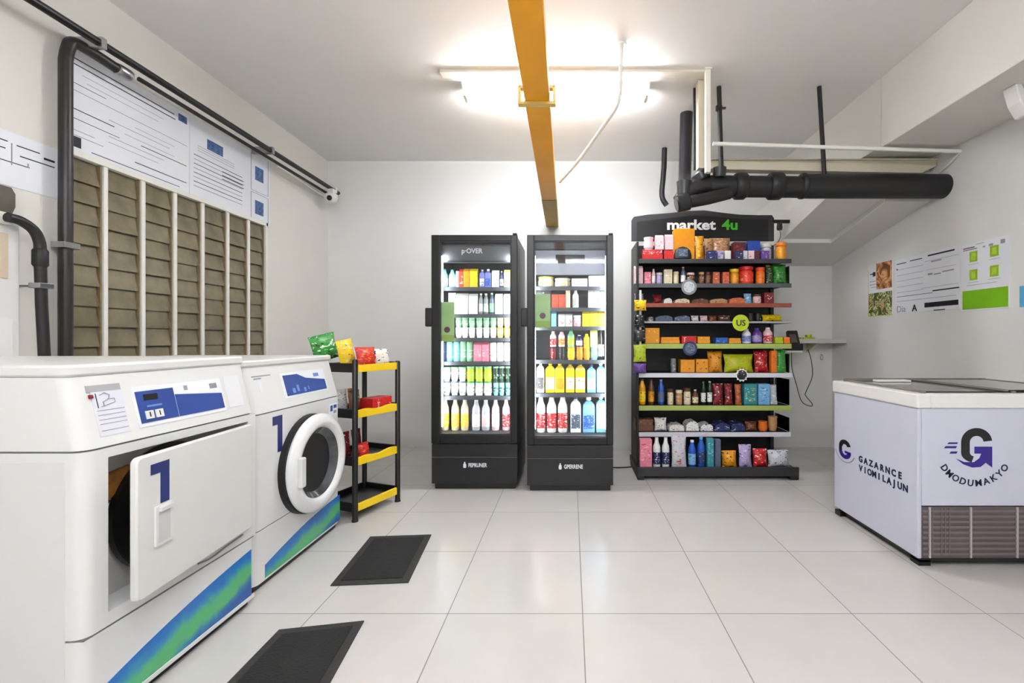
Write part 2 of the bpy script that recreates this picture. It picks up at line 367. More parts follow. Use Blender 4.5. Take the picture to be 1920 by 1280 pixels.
# ================================================================== LEFT WALL THINGS
XC = XL+.15
t = empty('cable_conduit', (XC, 2.5, 2.67), 'long black conduit running along the top of the left wall', 'conduit')
MB().tube([(XC, 1.2, 2.675), (XC, 4.80, 2.67)], .020, 12).build('tube', mat('conduit_black', (22,19,18), .35), t, smooth=60)
MB().tube([(XC-.035, 2.62, 2.63), (XC-.035, 4.72, 2.62)], .013, 10).build('tube', M_pipe, t, smooth=60)
for y in (2.37, 3.72, 4.72): MB().box(XL, XC+.024, y-.014, y+.014, 2.645, 2.70).build('clip', M_steel if y < 4 else M_frame, t, bevel=.003)
tag(MB().tube(bezier([(XC-.03, 3.85, 2.60), (XC-.03, 4.2, 2.585), (XC-.03, 4.5, 2.57), (XC+.01, 4.62, 2.55)], 6), .005, 8).build('cable', M_frame, smooth=60), 'thin white cable below the black conduit, leading to the camera', 'cable')
# down pipe
xd = XL+.055
t = empty('down_pipe', (xd, 2.27, 1.0), 'black vertical pipe with a bent top beside the louvre window', 'pipe')
pts = [(xd, 2.295, 1.03), (xd, 2.295, 2.54)]+bezier([(xd, 2.295, 2.54), (xd, 2.305, 2.60), (xd+.01, 2.32, 2.645), (xd+.03, 2.39, 2.64), (xd+.05, 2.52, 2.62)], 6)[1:]
MB().tube(pts, .027, 16).build('tube', mat('down_pipe_black', (34,30,30), .4, noise=.05), t, smooth=60)
MB().box(xd-.034, xd+.034, 2.258, 2.333, 1.60, 1.63).box(XL, xd-.034, 2.288, 2.302, 1.608, 1.620).build('clamp', M_steel, t, bevel=.003)
MB().lathe([(.03, 0), (.033, .01), (.033, .06), (.03, .07)], (xd+.05, 2.50, 2.622), (.1, 1, -.1), 16).build('union', M_steel, t, smooth=40)
MB().box(xd-.05, xd+.05, 2.245, 2.35, 1.0, 1.05).build('foot', M_dark, t, bevel=.004)
tag(MB().box(XL, XL+.018, 2.312, 2.320, .2, 2.60).build('wall_batten', M_frame, bevel=.003), 'thin white vertical strip on the wall, left of the tall black pipe', 'wall strip')
# elbow pipe at the far left
xe = XL+.10
t = empty('elbow_pipe', (xe, 2.14, 1.0), 'short black elbow pipe coming out of the white housing at far left', 'pipe')
Ye = F*2.47/1000
pts = bezier([(xe, 2.02, 1.685), (xe, 2.07, 1.68), (xe, 2.12, 1.65), (xe, 2.143, 1.60), (xe, 2.145, 1.55)], 6)+[(xe, 2.152, 1.3), (xe, 2.165, 1.02)]
MB().tube(pts, .021, 16).build('tube', mat('elbow_black', (28,26,26), .4), t, smooth=60)
MB().lathe([(.022, 0), (.028, .01), (.028, .075), (.022, .085)], (xe, 2.146, 1.485), n=16).build('socket', M_pipe, t, smooth=40)
MB().box(xe-.028, xe+.028, 2.12, 2.18, 1.385, 1.41).box(XL, xe-.028, 2.143, 2.157, 1.392, 1.402).build('clamp', M_steel, t, bevel=.003)
# junction box low on the wall
t = tag(MB().box(XL, XL+.13, 2.06, 2.215, .93, 1.065).build('junction_box', M_frame, bevel=.004), 'small white junction box low on the left wall between the two black pipes', 'junction box')
MB().box(XL+.128, XL+.133, 2.135, 2.20, 1.035, 1.055).build('slot', M_black, t)
MB().box(XL, XL+.125, 2.005, 2.06, .96, 1.06).build('grey_block', mat('block_grey', (176,168,158), .6), t, bevel=.004)
# white housing, top left
t = empty('wall_housing', (XL+.06, 1.9, 1.0), 'white wall housing at far left with a dark opening at its top', 'housing')
MB().box(XL, XL+.055, 1.70, 2.105, .30, 1.69).build('casing', mat('casing_white', (224,224,222), .5), t, bevel=.006)
MB().box(XL, XL+.08, 1.70, 2.055, 1.66, 1.71).build('ledge', M_frame, t, bevel=.004)
MB().prism([(1.70, 1.71), (2.085, 1.71), (2.10, 1.75), (2.10, 1.81), (2.085, 1.835), (1.70, 1.845)], 'x', XL, XL+.04).build('dark_opening', mat('opening_louvre', (66,60,50), .4, noise=.4, nscale=9), t)
MB().box(XL+.055, XL+.062, 1.72, 2.055, 1.42, 1.62).build('panel_sheet', mat('beige_panel', (206,188,164), .6), t)
MB().box(XL+.055, XL+.060, 1.72, 2.075, .5, 1.24).build('access_panel', mat('casing_white2', (230,230,228), .5), t, bevel=.003)

def poster(name, label, side, y0, y1, z0, z1, marks, mats, cat='poster', slant=0, off=0):
    """sheet on a side wall. marks: (u0,u1,v0,v1,material index) in fractions, u runs to the reader's right"""
    s = 1 if side == 'L' else -1; xw = (XL if side == 'L' else XR)+s*off
    b = MB()
    def U(u): return y0+(y1-y0)*u if side == 'L' else y1-(y1-y0)*u
    def V(v): return z0+(z1-z0)*v
    b.box(xw, xw+s*.003, y0, y1, z0, z1, 0)
    for i_, (u0, u1, v0, v1, m) in enumerate(marks): b.box(xw+s*.003, xw+s*(.0036+.00008*i_), U(u0), U(u1), V(v0), V(v1), m)
    return tag(b.build(name, mats), label, cat), U, V
M_photo = mat('photo_blue', (70,100,150), .4, noise=.6, nscale=40)
pm = [M_paper, M_ink, M_inkgrey, M_photo]
mk = [(.03,.85,.905,.915,1), (.03,.86,.85,.86,1)]
mk += [(.05,.28,.67,.675,1), (.05,.98,.60,.605,2), (.05,.34,.42,.428,1), (.05,.38,.33,.335,1), (.12,.75,.78,.783,2), (.15,.7,.72,.723,2), (.5,.85,.52,.523,2), (.42,.85,.40,.403,2),
       (.5,.97,.14,.148,1), (.3,.75,.30,.304,2), (.3,.7,.24,.243,2), (.18,.9,.06,.066,1), (.05,.2,.22,.224,2), (.05,.26,.17,.174,2), (.55,.97,.35,.356,1), (.3,.8,.47,.473,2),
       (.89,.975,.87,.955,3), (.05,.11,.06,.16,1)]
p, U, V = poster('laundry_instruction_banner', 'large white instruction banner on the left wall, left half above the louvre window', 'L', 2.33, 3.10, 2.115, 2.655, mk, pm, 'banner')
mk = [(.18,.36,.70,.83,3)]+[(.04+.0*k, .60, .55-.055*k, .553-.055*k+.004, 2 if k % 2 else 1) for k in range(8)]+[(.08,.5,.62+.03*k,.624+.03*k,2) for k in range(3)]+[(.35,.62,.5-.05*k,.508-.05*k,1) for k in range(3)]
mk += [(.72,.725,.45,.99,2), (.97,.975,.45,.99,2), (.72,.975,.45,.454,2), (.78,.9,.62,.82,3), (.78,.9,.12,.32,3), (.72,.725,.02,.42,2), (.97,.975,.02,.42,2), (.72,.975,.42,.424,2)]
poster('notice_banner', 'white notice banner with two small blue pictures, right of the large instruction banner', 'L', 3.105, 3.93, 2.105, 2.66, mk, pm, 'banner')
mk = [(.0+.2,.52,.80,.82,1), (.60,.82,.78,.80,1), (.27,.5,.66,.68,1), (.63,.97,.60,.62,1), (.2,.42,.56,.58,1), (.4,.72,.44,.455,1), (.86,.97,.70,.74,1), (.25,.255,.45,.85,2), (.55,.56,.4,.8,2), (.7,.71,.44,.52,2)]
poster('wall_notice', 'white paper notice with short black lines at far left of the wall', 'L', 1.88, 2.305, 1.85, 2.10, mk, pm, 'notice')

# security camera on the conduit end
t = empty('security_camera', (XC+.02, 4.60, 2.50), 'small white dome security camera at the end of the black conduit', 'camera')
MB().lathe([(.055, 0), (.06, -.01), (.06, -.045), (.045, -.075), (.02, -.09)], (XC+.02, 4.62, 2.60), n=24).build('dome', M_white, t, smooth=50)
MB().lathe([(.0, 0), (.022, .001), (.026, .012), (.015, .018)], (XC+.035, 4.565, 2.548), (.1, -1, -.15), 16).build('lens', M_black, t, smooth=50)
MB().box(XC-.01, XC+.05, 4.60, 4.66, 2.60, 2.655).build('mount', M_frame, t, bevel=.003)

# ================================================================== LAUNDRY MACHINES
def wave_mat(name, dirn, off=0):
    m = bpy.data.materials.new(name); m.use_nodes = True; nt = m.node_tree; b = nt.nodes['Principled BSDF']; L = nt.links.new
    b.inputs['Roughness'].default_value = .3
    tc = nt.nodes.new('ShaderNodeTexCoord'); mp = nt.nodes.new('ShaderNodeMapping')
    mp.inputs['Rotation'].default_value = (dirn, 0, 0); mp.inputs['Scale'].default_value = (5, 5, 5); mp.inputs['Location'].default_value = (0, 0, off)
    n = nt.nodes.new('ShaderNodeTexNoise'); n.inputs['Scale'].default_value = 9; n.inputs['Detail'].default_value = 5; n.inputs['Distortion'].default_value = .7
    sp = nt.nodes.new('ShaderNodeSeparateXYZ'); ad = nt.nodes.new('ShaderNodeMath'); ad.operation = 'MULTIPLY_ADD'
    r = nt.nodes.new('ShaderNodeValToRGB'); el = r.color_ramp.elements
    L(tc.outputs['Object'], mp.inputs[0]); L(mp.outputs[0], sp.inputs[0]); L(tc.outputs['Object'], n.inputs['Vector'])
    L(n.outputs['Fac'], ad.inputs[0]); ad.inputs[1].default_value = .5; L(sp.outputs[2], ad.inputs[2])
    L(ad.outputs[0], r.inputs[0])
    stops = [(.16, (28,84,160)), (.30, (44,126,170)), (.42, (88,178,112)), (.64, (84,178,120)), (.76, (50,140,180)), (.86, (34,112,190))]
    el[0].position = stops[0][0]; el[0].color = (*lin([v/255 for v in stops[0][1]]), 1)
    el[1].position = stops[-1][0]; el[1].color = (*lin([v/255 for v in stops[-1][1]]), 1)
    for p, c in stops[1:-1]: e = el.new(p); e.color = (*lin([v/255 for v in c]), 1)
    L(r.outputs[0], b.inputs['Base Color']); return m
def rounded_plan(x0, x1, y0, y1, r, n=6):
    """plan outline with the two +x corners rounded"""
    pts = [(x0, y0)]
    for k in range(n+1):
        a = -PI/2+PI/2*k/n; pts.append((x1-r+r*math.cos(a), y0+r+r*math.sin(a)))
    for k in range(n+1):
        a = PI/2*k/n; pts.append((x1-r+r*math.cos(a), y1-r+r*math.sin(a)))
    pts.append((x0, y1)); return pts
def cover(mb, x0, x1, y0, y1, z0, z1, lean, r=.035, m=0):
    """console block: rounded front corners, front leaning back by `lean` at the top"""
    lo = rounded_plan(x0, x1, y0, y1, r); hi = rounded_plan(x0, x1-lean, y0, y1, r); n = len(lo)
    mb.add([(p[0], p[1], z0) for p in lo]+[(p[0], p[1], z1) for p in hi],
           [tuple(range(n-1, -1, -1)), tuple(range(n, 2*n))]+[(i, (i+1) % n, n+(i+1) % n, n+i) for i in range(n)], m)
XB = -2.42
# --- dryer
DX, DY0, DY1 = -1.38, 1.300, 2.012
t = empty('dryer', (-1.9, 1.65, 0), 'white front loading machine nearest the camera, its rectangular door slightly open', 'dryer', 'laundry machines')
OY0, OY1, OZ0, OZ1 = 1.372, 1.966, .335, .797
b = MB()
b.box(XB, DX-.16, DY0, DY1, .03, .825)                     # carcass behind the front
b.prism(rounded_plan(DX-.16, DX, DY0, OY0, .0001), 'z', .295, .825)
b2 = rounded_plan(DX-.16, DX, DY0, DY1, .035)
b = MB().box(XB, DX-.16, DY0, DY1, .295, .825)
left = [(DX-.16, DY0)]+[(DX-.035+.035*math.cos(-PI/2+PI/2*k/6), DY0+.035+.035*math.sin(-PI/2+PI/2*k/6)) for k in range(7)]+[(DX, OY0), (DX-.16, OY0)]
b.prism(left, 'z', .295, .825)
b.box(DX-.16, DX, OY1, DY1, .295, .825).box(DX-.16, DX, OY0, OY1, OZ1, .825).box(DX-.16, DX, OY0, OY1, .295, OZ0)
body = b.build('body', M_white, t, smooth=40)
b = MB(); b.prism(rounded_plan(XB, DX, DY0, DY1, .035), 'z', .035, .288); b.box(XB+.02, DX-.02, DY0+.02, DY1-.02, 0, .035, 1); b.box(XB+.01, DX-.004, DY0+.006, DY1-.006, .288, .295, 2)
b.build('lower_panel', [M_white, M_black, M_seam], t, smooth=40)
b = MB(); cover(b, XB, DX, DY0, DY1, .831, 1.04, .05); b.prism(rounded_plan(XB, DX-.006, DY0+.004, DY1-.004, .035), 'z', .825, .831, 1)
b.build('console', [M_white, M_seam], t, smooth=40)
b = MB(); b.prism(rounded_plan(XB, DX-.045, DY0-.004, DY1+.004, .03), 'z', 1.04, 1.075)
b.build('top_cover', M_white, t, bevel=.008, smooth=40)
MB().box(DX-.9, DX-.05, DY0-.0015, DY0+.002, .04, .80).build('side_panel', mat('side_panel_white', (222,222,221), .4), t)
# console graphics on the leaning face: xf maps (y, s) with s up the slope
ln = .05/math.hypot(.05, .209); cs = .209/math.hypot(.05, .209)
def onslope(x0, z0, y_, s, d=0, ln=ln, cs=cs): return (x0-s*ln+d*cs, y_, z0+s*cs+d*ln)
def slope_box(x0, z0, ya, yb, sa, sb, d0, d1, mb, m=0, ln=ln, cs=cs):
    P = [onslope(x0, z0, y_, s, d, ln, cs) for d in (d0, d1) for (y_, s) in ((ya, sa), (yb, sa), (yb, sb), (ya, sb))]
    mb.add(P, [(0,3,2,1),(4,5,6,7),(0,1,5,4),(1,2,6,5),(2,3,7,6),(3,0,4,7)], m)
def Yf(px, X=-1.395): return F*X/(px-CX)
b = MB(); y0, y1, y2 = Yf(262), Yf(333), Yf(418)
slope_box(DX, .831, y0-.008, y2+.01, .032, .165, 0, .002, b, 0)
slope_box(DX, .831, y0, y1-.002, .045, .150, .002, .004, b, 1)
P = [onslope(DX, .831, y_, s, d) for d in (.002, .004) for (y_, s) in ((y1+.002, .045), (y2, .045), (y2, .105), (y1+.002, .125))]
b.add(P, [(0,3,2,1),(4,5,6,7),(0,1,5,4),(1,2,6,5),(2,3,7,6),(3,0,4,7)], 1)
slope_box(DX, .831, y0+.025, y0+.075, .118, .138, .004, .0055, b, 2)
slope_box(DX, .831, y0+.03, y0+.085, .095, .101, .004, .0045, b, 5)
slope_box(DX, .831, y1+.045, y1+.06, .135, .152, .002, .003, b, 4); slope_box(DX, .831, y2-.05, y2-.015, .128, .148, .002, .003, b, 4)
b.build('display_panel', [mat('panel_white', (238,240,244), .3), M_blue, M_black, M_paper, M_inkgrey, mat('panel_lightblue', (110,140,205), .4)], t)
for k in range(2):
    b = MB(); slope_box(DX, .831, y0+.018+.036*k, y0+.045+.036*k, .056, .083, .004, .008, b, 0)
    slope_box(DX, .831, y0+.029+.036*k, y0+.033+.036*k, .062, .078, .008, .0085, b, 1); b.build('button', [M_frame, M_ink], t)
b = MB(); ya, yb = Yf(176), Yf(246)
slope_box(DX, .831, ya, yb-.012, .165, .185, 0, .002, b, 1)
slope_box(DX, .831, ya+.01, yb-.012, .03, .165, 0, .0015, b, 0)
for s in (.045, .065, .078, .092, .106): slope_box(DX, .831, ya+.018, yb-.014, s, s+.002, .0015, .0022, b, 2)
slope_box(DX, .831, ya+.022, ya+.024, .115, .160, .0015, .0025, b, 3)
b.build('instruction_label', [mat('label_lilac', (222,222,232), .5), mat('label_grey', (168,168,172), .5), M_inkgrey, M_ink], t)
b = MB(); q = [(.040, .118), (.040, .132), (.058, .140), (.062, .152), (.048, .160), (.034, .154)]
b.tube([onslope(DX, .831, ya+p_[0], p_[1], .003) for p_ in q], .0014, 6).tube([onslope(DX, .831, ya+.032, .118, .003), onslope(DX, .831, ya+.075, .128, .003), onslope(DX, .831, ya+.075, .140, .003), onslope(DX, .831, ya+.055, .140, .003)], .001, 6)
b.build('pictogram', M_inkgrey, t)
b = MB(); slope_box(DX, .831, ya+.002, ya+.012, .146, .158, 0, .008, b); b.build('indicator_lamp', mat('lamp_red', (120,20,36), .3), t, bevel=.002)
b = MB(); slope_box(DX, .831, Yf(428), Yf(455), .04, .17, 0, .0015, b); b.build('blank_plate', mat('plate_white', (232,232,236), .4), t)
# opening: recess face, drum mouth
b = MB().box(DX-.06, DX-.045, OY0, OY1, OZ0, OZ1)
MB().box(DX-.10, DX-.09, OY0, OY1, OZ0, OZ1).build('recess_face', mat('recess_grey', (200,200,198), .5), t)
MB().lathe([(.20, 0), (.215, .01), (.215, .03), (.19, .035)], (DX-.09, 1.66, .56), (1, 0, 0), 40).build('drum_rim', M_black, t, smooth=40)
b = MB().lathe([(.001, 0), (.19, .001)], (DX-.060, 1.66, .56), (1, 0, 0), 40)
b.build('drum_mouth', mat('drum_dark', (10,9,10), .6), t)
b = MB().prism([(1.374, .62), (1.45, .64), (1.52, .70), (1.52, .735), (1.374, .715)], 'x', DX-.088, DX-.075, 1)
b.prism([(1.374, .56), (1.40, .60), (1.45, .64), (1.374, .70)], 'x', DX-.089, DX-.07, 0)
b.build('lint_trim', [mat('dark_glassy', (40,44,36), .2, noise=.5, nscale=30), mat('gasket_brown', (150,96,40), .5, noise=.3, nscale=30)], t)
# door hinged at its far side, 4.5 degrees open
ang = math.radians(4.6); hx, hy = DX+.002, 1.955
def dx(v):   # local: (a along the door towards the camera, b outwards, z)
    a, o_, z = v; return (hx+a*math.sin(ang)+o_*math.cos(ang), hy-a*math.cos(ang)+o_*math.sin(ang), z)
b = MB(dx); DW, DZ0, DZ1 = .57, .348, .788
out = []
for (cx_, cz_, a0) in ((DW-.02, DZ0+.02, -PI/2), (DW-.02, DZ1-.02, 0), (.006, DZ1-.006, PI/2), (.006, DZ0+.006, PI)):
    rr = .02 if cx_ > .1 else .006
    for k in range(5): a = a0+PI/2*k/4; out.append((cx_+rr*math.cos(a), cz_+rr*math.sin(a)))
b.prism(out, 'y', 0, .022)
door = b.build('door', mat('door_white', (224,223,220), .35), t, bevel=.005, smooth=40)
b = MB(dx); a0 = DW-.045
b.prism([(a0-.005, .755), (a0-.078, .755), (a0-.078, .622), (a0-.043, .622), (a0-.043, .722), (a0-.005, .722)], 'y', .022, .0235)
b.build('numeral', M_wblue, door)
b = MB(dx); b.box(a0-.085, a0-.018, .022, .029, .492, .618); b.box(a0-.075, a0-.028, .029, .0295, .50, .60, 1); b.box(a0-.082, a0-.03, .029, .036, .600, .612)
b.build('door_handle', [M_white, mat('recess_shade', (206,206,204), .5)], door, bevel=.003)
for z in (.70, .415):
    MB().box(DX-.002, DX+.012, 1.958, 1.966, z-.022, z+.022).build('hinge', M_seam, t)
MB().tube(bezier([(DX+.002, 1.70, .318), (DX+.005, 1.76, .312), (DX+.005, 1.84, .322), (DX+.003, 1.93, .328)], 5), .003, 6).build('paper_tag', M_inkgrey, t)
# wave decal
b = MB(); ys = [1.355+(1.985-1.355)*k/12 for k in range(13)]
def top_d(y): u = (y-1.355)/.63; return .122+.2*(1-math.exp(-(y-1.355)*1.45))
P0 = [(y, .045) for y in ys]; P1 = [(y, top_d(y)) for y in ys]
b.prism(P0+P1[::-1], 'x', DX, DX+.0015); b.build('wave_decal', wave_mat('wave_print_dryer', -.18), t)
MB().box(DX, DX+.004, 1.34, 2.0, .030, .045).build('base_trim', M_white, t)

# --- washer
WX, VY0, VY1 = -1.42, 2.060, 2.832
t = empty('washing_machine', (-1.9, 2.45, 0), 'white washing machine with a round glass porthole door, between the dryer and the cart', 'washing machine', 'laundry machines')
b = MB(); b.prism(rounded_plan(XB, WX, VY0, VY1, .04), 'z', .275, .800); b.build('body', M_white, t, smooth=40)
b = MB(); b.prism(rounded_plan(XB, WX, VY0, VY1, .04), 'z', .03, .270); b.box(XB+.02, WX-.02, VY0+.02, VY1-.02, 0, .03, 1); b.prism(rounded_plan(XB, WX-.005, VY0+.004, VY1-.004, .04), 'z', .270, .275, 2)
b.build('lower_panel', [M_white, M_black, M_seam], t, smooth=40)
b = MB(); cover(b, XB, WX, VY0, VY1, .806, 1.02, .058, .04); b.prism(rounded_plan(XB, WX-.005, VY0+.004, VY1-.004, .04), 'z', .80, .806, 1)
b.build('console', [M_white, M_seam], t, smooth=40)
b = MB(); b.prism(rounded_plan(XB, WX-.05, VY0-.004, VY1+.006, .03), 'z', 1.02, 1.05); b.build('top_cover', M_white, t, bevel=.008, smooth=40)
l2 = .058/math.hypot(.058, .214); c2 = .214/math.hypot(.058, .214)
b = MB(); ya, yb = F*1.45/(1070-533), F*1.45/(1070-607)
slope_box(WX, .806, ya-.02, yb+.015, .045, .175, 0, .002, b, 0, l2, c2)
slope_box(WX, .806, ya, yb, .055, .112, .002, .004, b, 1, l2, c2)
P = [onslope(WX, .806, y_, s, d, l2, c2) for d in (.002, .004) for (y_, s) in ((ya, .112), (yb, .112), (ya+.19, .135), (ya+.12, .162), (ya, .162))]
b.add(P, [(4,3,2,1,0),(5,6,7,8,9),(0,1,6,5),(1,2,7,6),(2,3,8,7),(3,4,9,8),(4,0,5,9)], 1)
for k, (u0, u1, v0, v1) in enumerate(((.05,.075,.065,.09), (.09,.11,.07,.105), (.15,.17,.062,.085), (.19,.20,.07,.09))): slope_box(WX, .806, ya+u0, ya+u1, v0, v1, .004, .0045, b, 2, l2, c2)
slope_box(WX, .806, yb-.10, yb-.05, .135, .155, .002, .003, b, 2, l2, c2)
b.build('display_panel', [mat('panel_white', (238,240,244), .3), M_blue, mat('panel_lightblue', (110,140,205), .4)], t)
b = MB(); slope_box(WX, .806, 2.11, 2.24, .172, .177, 0, .0015, b, 0, l2, c2); slope_box(WX, .806, 2.12, 2.17, .160, .166, 0, .0015, b, 0, l2, c2); slope_box(WX, .806, 2.14, 2.16, .10, .15, 0, .001, b, 1, l2, c2)
b.build('caption_strip', [M_inkgrey, M_paper], t)
b = MB(); yn = F*1.42/(1070-511); yn2 = F*1.42/(1070-529)
hh = .777; b.prism([(yn, hh), (yn2, hh), (yn2, .600), (yn2-.035, .600), (yn2-.035, .735), (yn, .735)], 'x', WX, WX+.0015); b.build('numeral', M_wblue, t)
b = MB().box(WX, WX+.001, 2.70, 2.80, .695, .765, 0).box(WX+.001, WX+.0018, 2.715, 2.74, .72, .755, 1).box(WX+.001, WX+.0018, 2.75, 2.785, .735, .755, 1).box(WX+.001, WX+.0018, 2.75, 2.785, .705, .722, 2)
b.build('sticker', [M_paper, M_blue, M_inkgrey], t)
b = MB(); ys = [2.135+(2.825-2.135)*k/12 for k in range(13)]
P0 = [(y, .040) for y in ys]; P1 = [(y, .100+.095*((y-2.135)/.69)**1.0+.018*math.sin((y-2.135)/.69*PI)) for y in ys]
b.prism(P0+P1[::-1], 'x', WX, WX+.0015); b.build('wave_decal', wave_mat('wave_print_washer', -.14, .13), t)
# porthole
cy_, cz_ = 2.500, .482
MB().lathe([(.262, 0), (.262, .03), (.245, .034)], (WX-.002, cy_-.012, cz_), (1, 0, 0), 48).build('door_gasket', mat('gasket_black', (16,16,18), .5), t, smooth=40)
dr = MB().lathe([(.255, .034), (.262, .042), (.260, .056), (.240, .072), (.215, .078), (.197, .074), (.185, .055), (.180, .03), (.14, .026)], (WX, cy_, cz_), (1, -.035, 0), 56, caps=False).build('door', mat('door_plastic', (236,236,236), .25, coat=.3), t, smooth=50)
MB().lathe([(.001, -.01), (.07, -.004), (.12, .012), (.160, .036), (.184, .058)], (WX, cy_, cz_), (1, -.035, 0), 48, caps=False).build('door_glass', mat('porthole_glass', (72,74,78), .08, noise=.55, nscale=9, coat=.5), dr, smooth=60)
MB().box(WX+.066, WX+.092, cy_-.225, cy_-.185, cz_-.075, cz_+.075).build('door_handle', M_white, dr, bevel=.008)

# ================================================================== FLOOR MATS
M_mat = mat('mat_border', (46,44,42), .85, bump=.3, nscale=120); M_mat2 = mat('mat_inner', (24,23,23), .9, noise=.25, nscale=160, bump=.5)
def fmat(P, label):
    c = (sum(p[0] for p in P)/4, sum(p[1] for p in P)/4)
    Q = [(c[0]+(p[0]-c[0])*.80, c[1]+(p[1]-c[1])*.86) for p in P]
    b = MB(); b.prism(P, 'z', 0, .006); o = b.build('floor_mat', M_mat, bevel=.002)
    tag(o, label, 'mat', 'black mats in front of the machines'); MB().prism(Q, 'z', .006, .009).build('ribbed_centre', M_mat2, o)
def fl(px, py): Y = F*HC/(py-CY); return (X_(px, Y), Y)
fmat([fl(619,1099), fl(766,1093), fl(809,1003), fl(694,1007)], 'black rubber mat on the floor in front of the round door washing machine')
p0, p1 = fl(523,1182), fl(683,1165)
fmat([(p0[0]+.01, p0[1]-.54), (p1[0]+.06, p1[1]-.54), p1, p0], 'black rubber mat on the floor nearest the camera, cut by the picture edge')

# ================================================================== PRODUCTS
def pillow(mb, cx, y, z, w, h, d, lean=0, m=0, seed=0):
    """bag: bulging front and back, crimped top and bottom"""
    r = random.Random(seed); nu, nv = 7, 7; fr = []; bk = []
    for j in range(nv):
        v = j/(nv-1)
        for i in range(nu):
            u = i/(nu-1); bul = (math.sin(PI*u)**.6)*(math.sin(PI*v)**.55)*d/2*(1+r.uniform(-.22, .22))
            x = cx+(u-.5)*w*(1-.08*math.sin(PI*v))+r.uniform(-.01, .01)*w; zz = z+v*h; yy = y+d/2+lean*v
            fr.append((x, yy-bul-.001, zz)); bk.append((x, yy+bul+.001, zz))
    fs = []
    n = nu*nv
    for j in range(nv-1):
        for i in range(nu-1):
            a = j*nu+i; fs += [(a, a+1, a+nu+1, a+nu), (n+a+nu, n+a+nu+1, n+a+1, n+a)]
    for i in range(nu-1): fs += [(i+1, i, n+i, n+i+1), ((nv-1)*nu+i, (nv-1)*nu+i+1, n+(nv-1)*nu+i+1, n+(nv-1)*nu+i)]
    for j in range(nv-1): fs += [(j*nu, (j+1)*nu, n+(j+1)*nu, n+j*nu), ((j+1)*nu+nu-1, j*nu+nu-1, n+j*nu+nu-1, n+(j+1)*nu+nu-1)]
    mb.add(fr+bk, fs, m)
SEED = [0]
def product(kind, name, cx, y, z, w, h, c1, c2, c3):
    """one article of merchandise standing at z with its front at y; returns the top-level object"""
    SEED[0] += 1; sd = SEED[0]; P1 = flat(c1); PR = printed(c1, c2, c3)
    if kind in ('box', 'carton', 'tray'):
        d = min(max(w*.8, .05), .11); b = MB()
        if kind == 'carton':       # gable or brick carton with a printed face
            b.box(cx-w/2, cx+w/2, y, y+d, z, z+h*.86, 0); b.prism([(y, z+h*.86), (y+d, z+h*.86), (y+d*.55, z+h), (y+d*.45, z+h)], 'x', cx-w/2, cx+w/2, 0)
            o = b.build(name, [P1], bevel=.002)
            MB().box(cx-w*.44, cx+w*.44, y-.001, y, z+h*.18, z+h*.62).build('label', PR, o)
        elif kind == 'tray':       # low display tray holding packs
            b.box(cx-w/2, cx+w/2, y, y+d, z, z+h*.5, 0).box(cx-w*.48, cx+w*.48, y+.004, y+d-.004, z+h*.5, z+h, 1)
            o = b.build(name, [P1, PR], bevel=.002)
        else:
            b.box(cx-w/2, cx+w/2, y, y+d, z, z+h, 0); o = b.build(name, [P1], bevel=.002)
            MB().box(cx-w*.42, cx+w*.42, y-.001, y, z+h*.15, z+h*.85).build('label', PR, o)
        return o
    if kind == 'flat':             # flat pack lying down
        b = MB(); d = .14; b.prism([(cx-w/2, z), (cx+w/2, z), (cx+w/2-.004, z+h*.7), (cx+w*.2, z+h), (cx-w*.25, z+h*.9), (cx-w/2+.004, z+h*.6)], 'y', y, y+d)
        return b.build(name, PR, bevel=.004)
    if kind in ('bag', 'pouch'):
        b = MB(); pillow(b, cx, y, z, w, h, min(.09, w*.6) if kind == 'bag' else .045, lean=.02, seed=sd); return b.build(name, PR, smooth=60)
    if kind in ('bottle', 'jug'):
        r = w/2; sy = min(1, .045/r) if kind == 'jug' else 1
        if kind == 'bottle': prof = [(r*.85, 0), (r, h*.03), (r, h*.64), (r*.92, h*.72), (r*.6, h*.82), (r*.46, h*.93)]
        else: prof = [(r*.9, 0), (r, h*.03), (r, h*.68), (r*.82, h*.80), (r*.4, h*.87), (r*.36, h*.92)]
        if kind == 'jug':          # square shouldered jug with a short neck
            q = lambda k: [(cx-k, y+r-k), (cx+k, y+r-k), (cx+k, y+r+k), (cx-k, y+r+k)]
            lv = [(r*.94, 0), (r, h*.02), (r, h*.74), (r*.9, h*.80), (r*.45, h*.88)]
            b = MB().add([(*p, z+hh) for k, hh in lv for p in q(k)], [(3,2,1,0), (16,17,18,19)]+[(j*4+i, j*4+(i+1) % 4, j*4+4+(i+1) % 4, j*4+4+i) for j in range(4) for i in range(4)])
            b.lathe([(r*.36, h*.87), (r*.36, h*.92)], (cx, y+r, z), n=12)
            o = b.build(name, mat('bottle_%s' % c1, COLORS[c1], .15, noise=.06, nscale=20, coat=.3), bevel=.004)
            MB().box(cx-r*.86, cx+r*.86, y-.001, y, z+h*.12, z+h*.50).build('label', printed(c2, c3, c1, 60), o)
            MB().lathe([(r*.44, h*.91), (r*.44, h)], (cx, y+r, z), n=12).build('cap', flat(c3), o, smooth=40)
            return o
        b = MB().lathe(prof, (cx, y+r, z), n=16)
        o = b.build(name, mat('bottle_%s' % c1, COLORS[c1], .15, noise=.06, nscale=20, coat=.3), smooth=50)
        MB().lathe([(r*1.015, h*.12), (r*1.015, h*.52)], (cx, y+r, z), n=16, caps=False).build('label', printed(c2, c3, c1, 60), o, smooth=50)
        MB().lathe([(r*.46, h*.9), (r*.46, h)], (cx, y+r, z), n=12).build('cap', flat(c3), o, smooth=40)
        return o
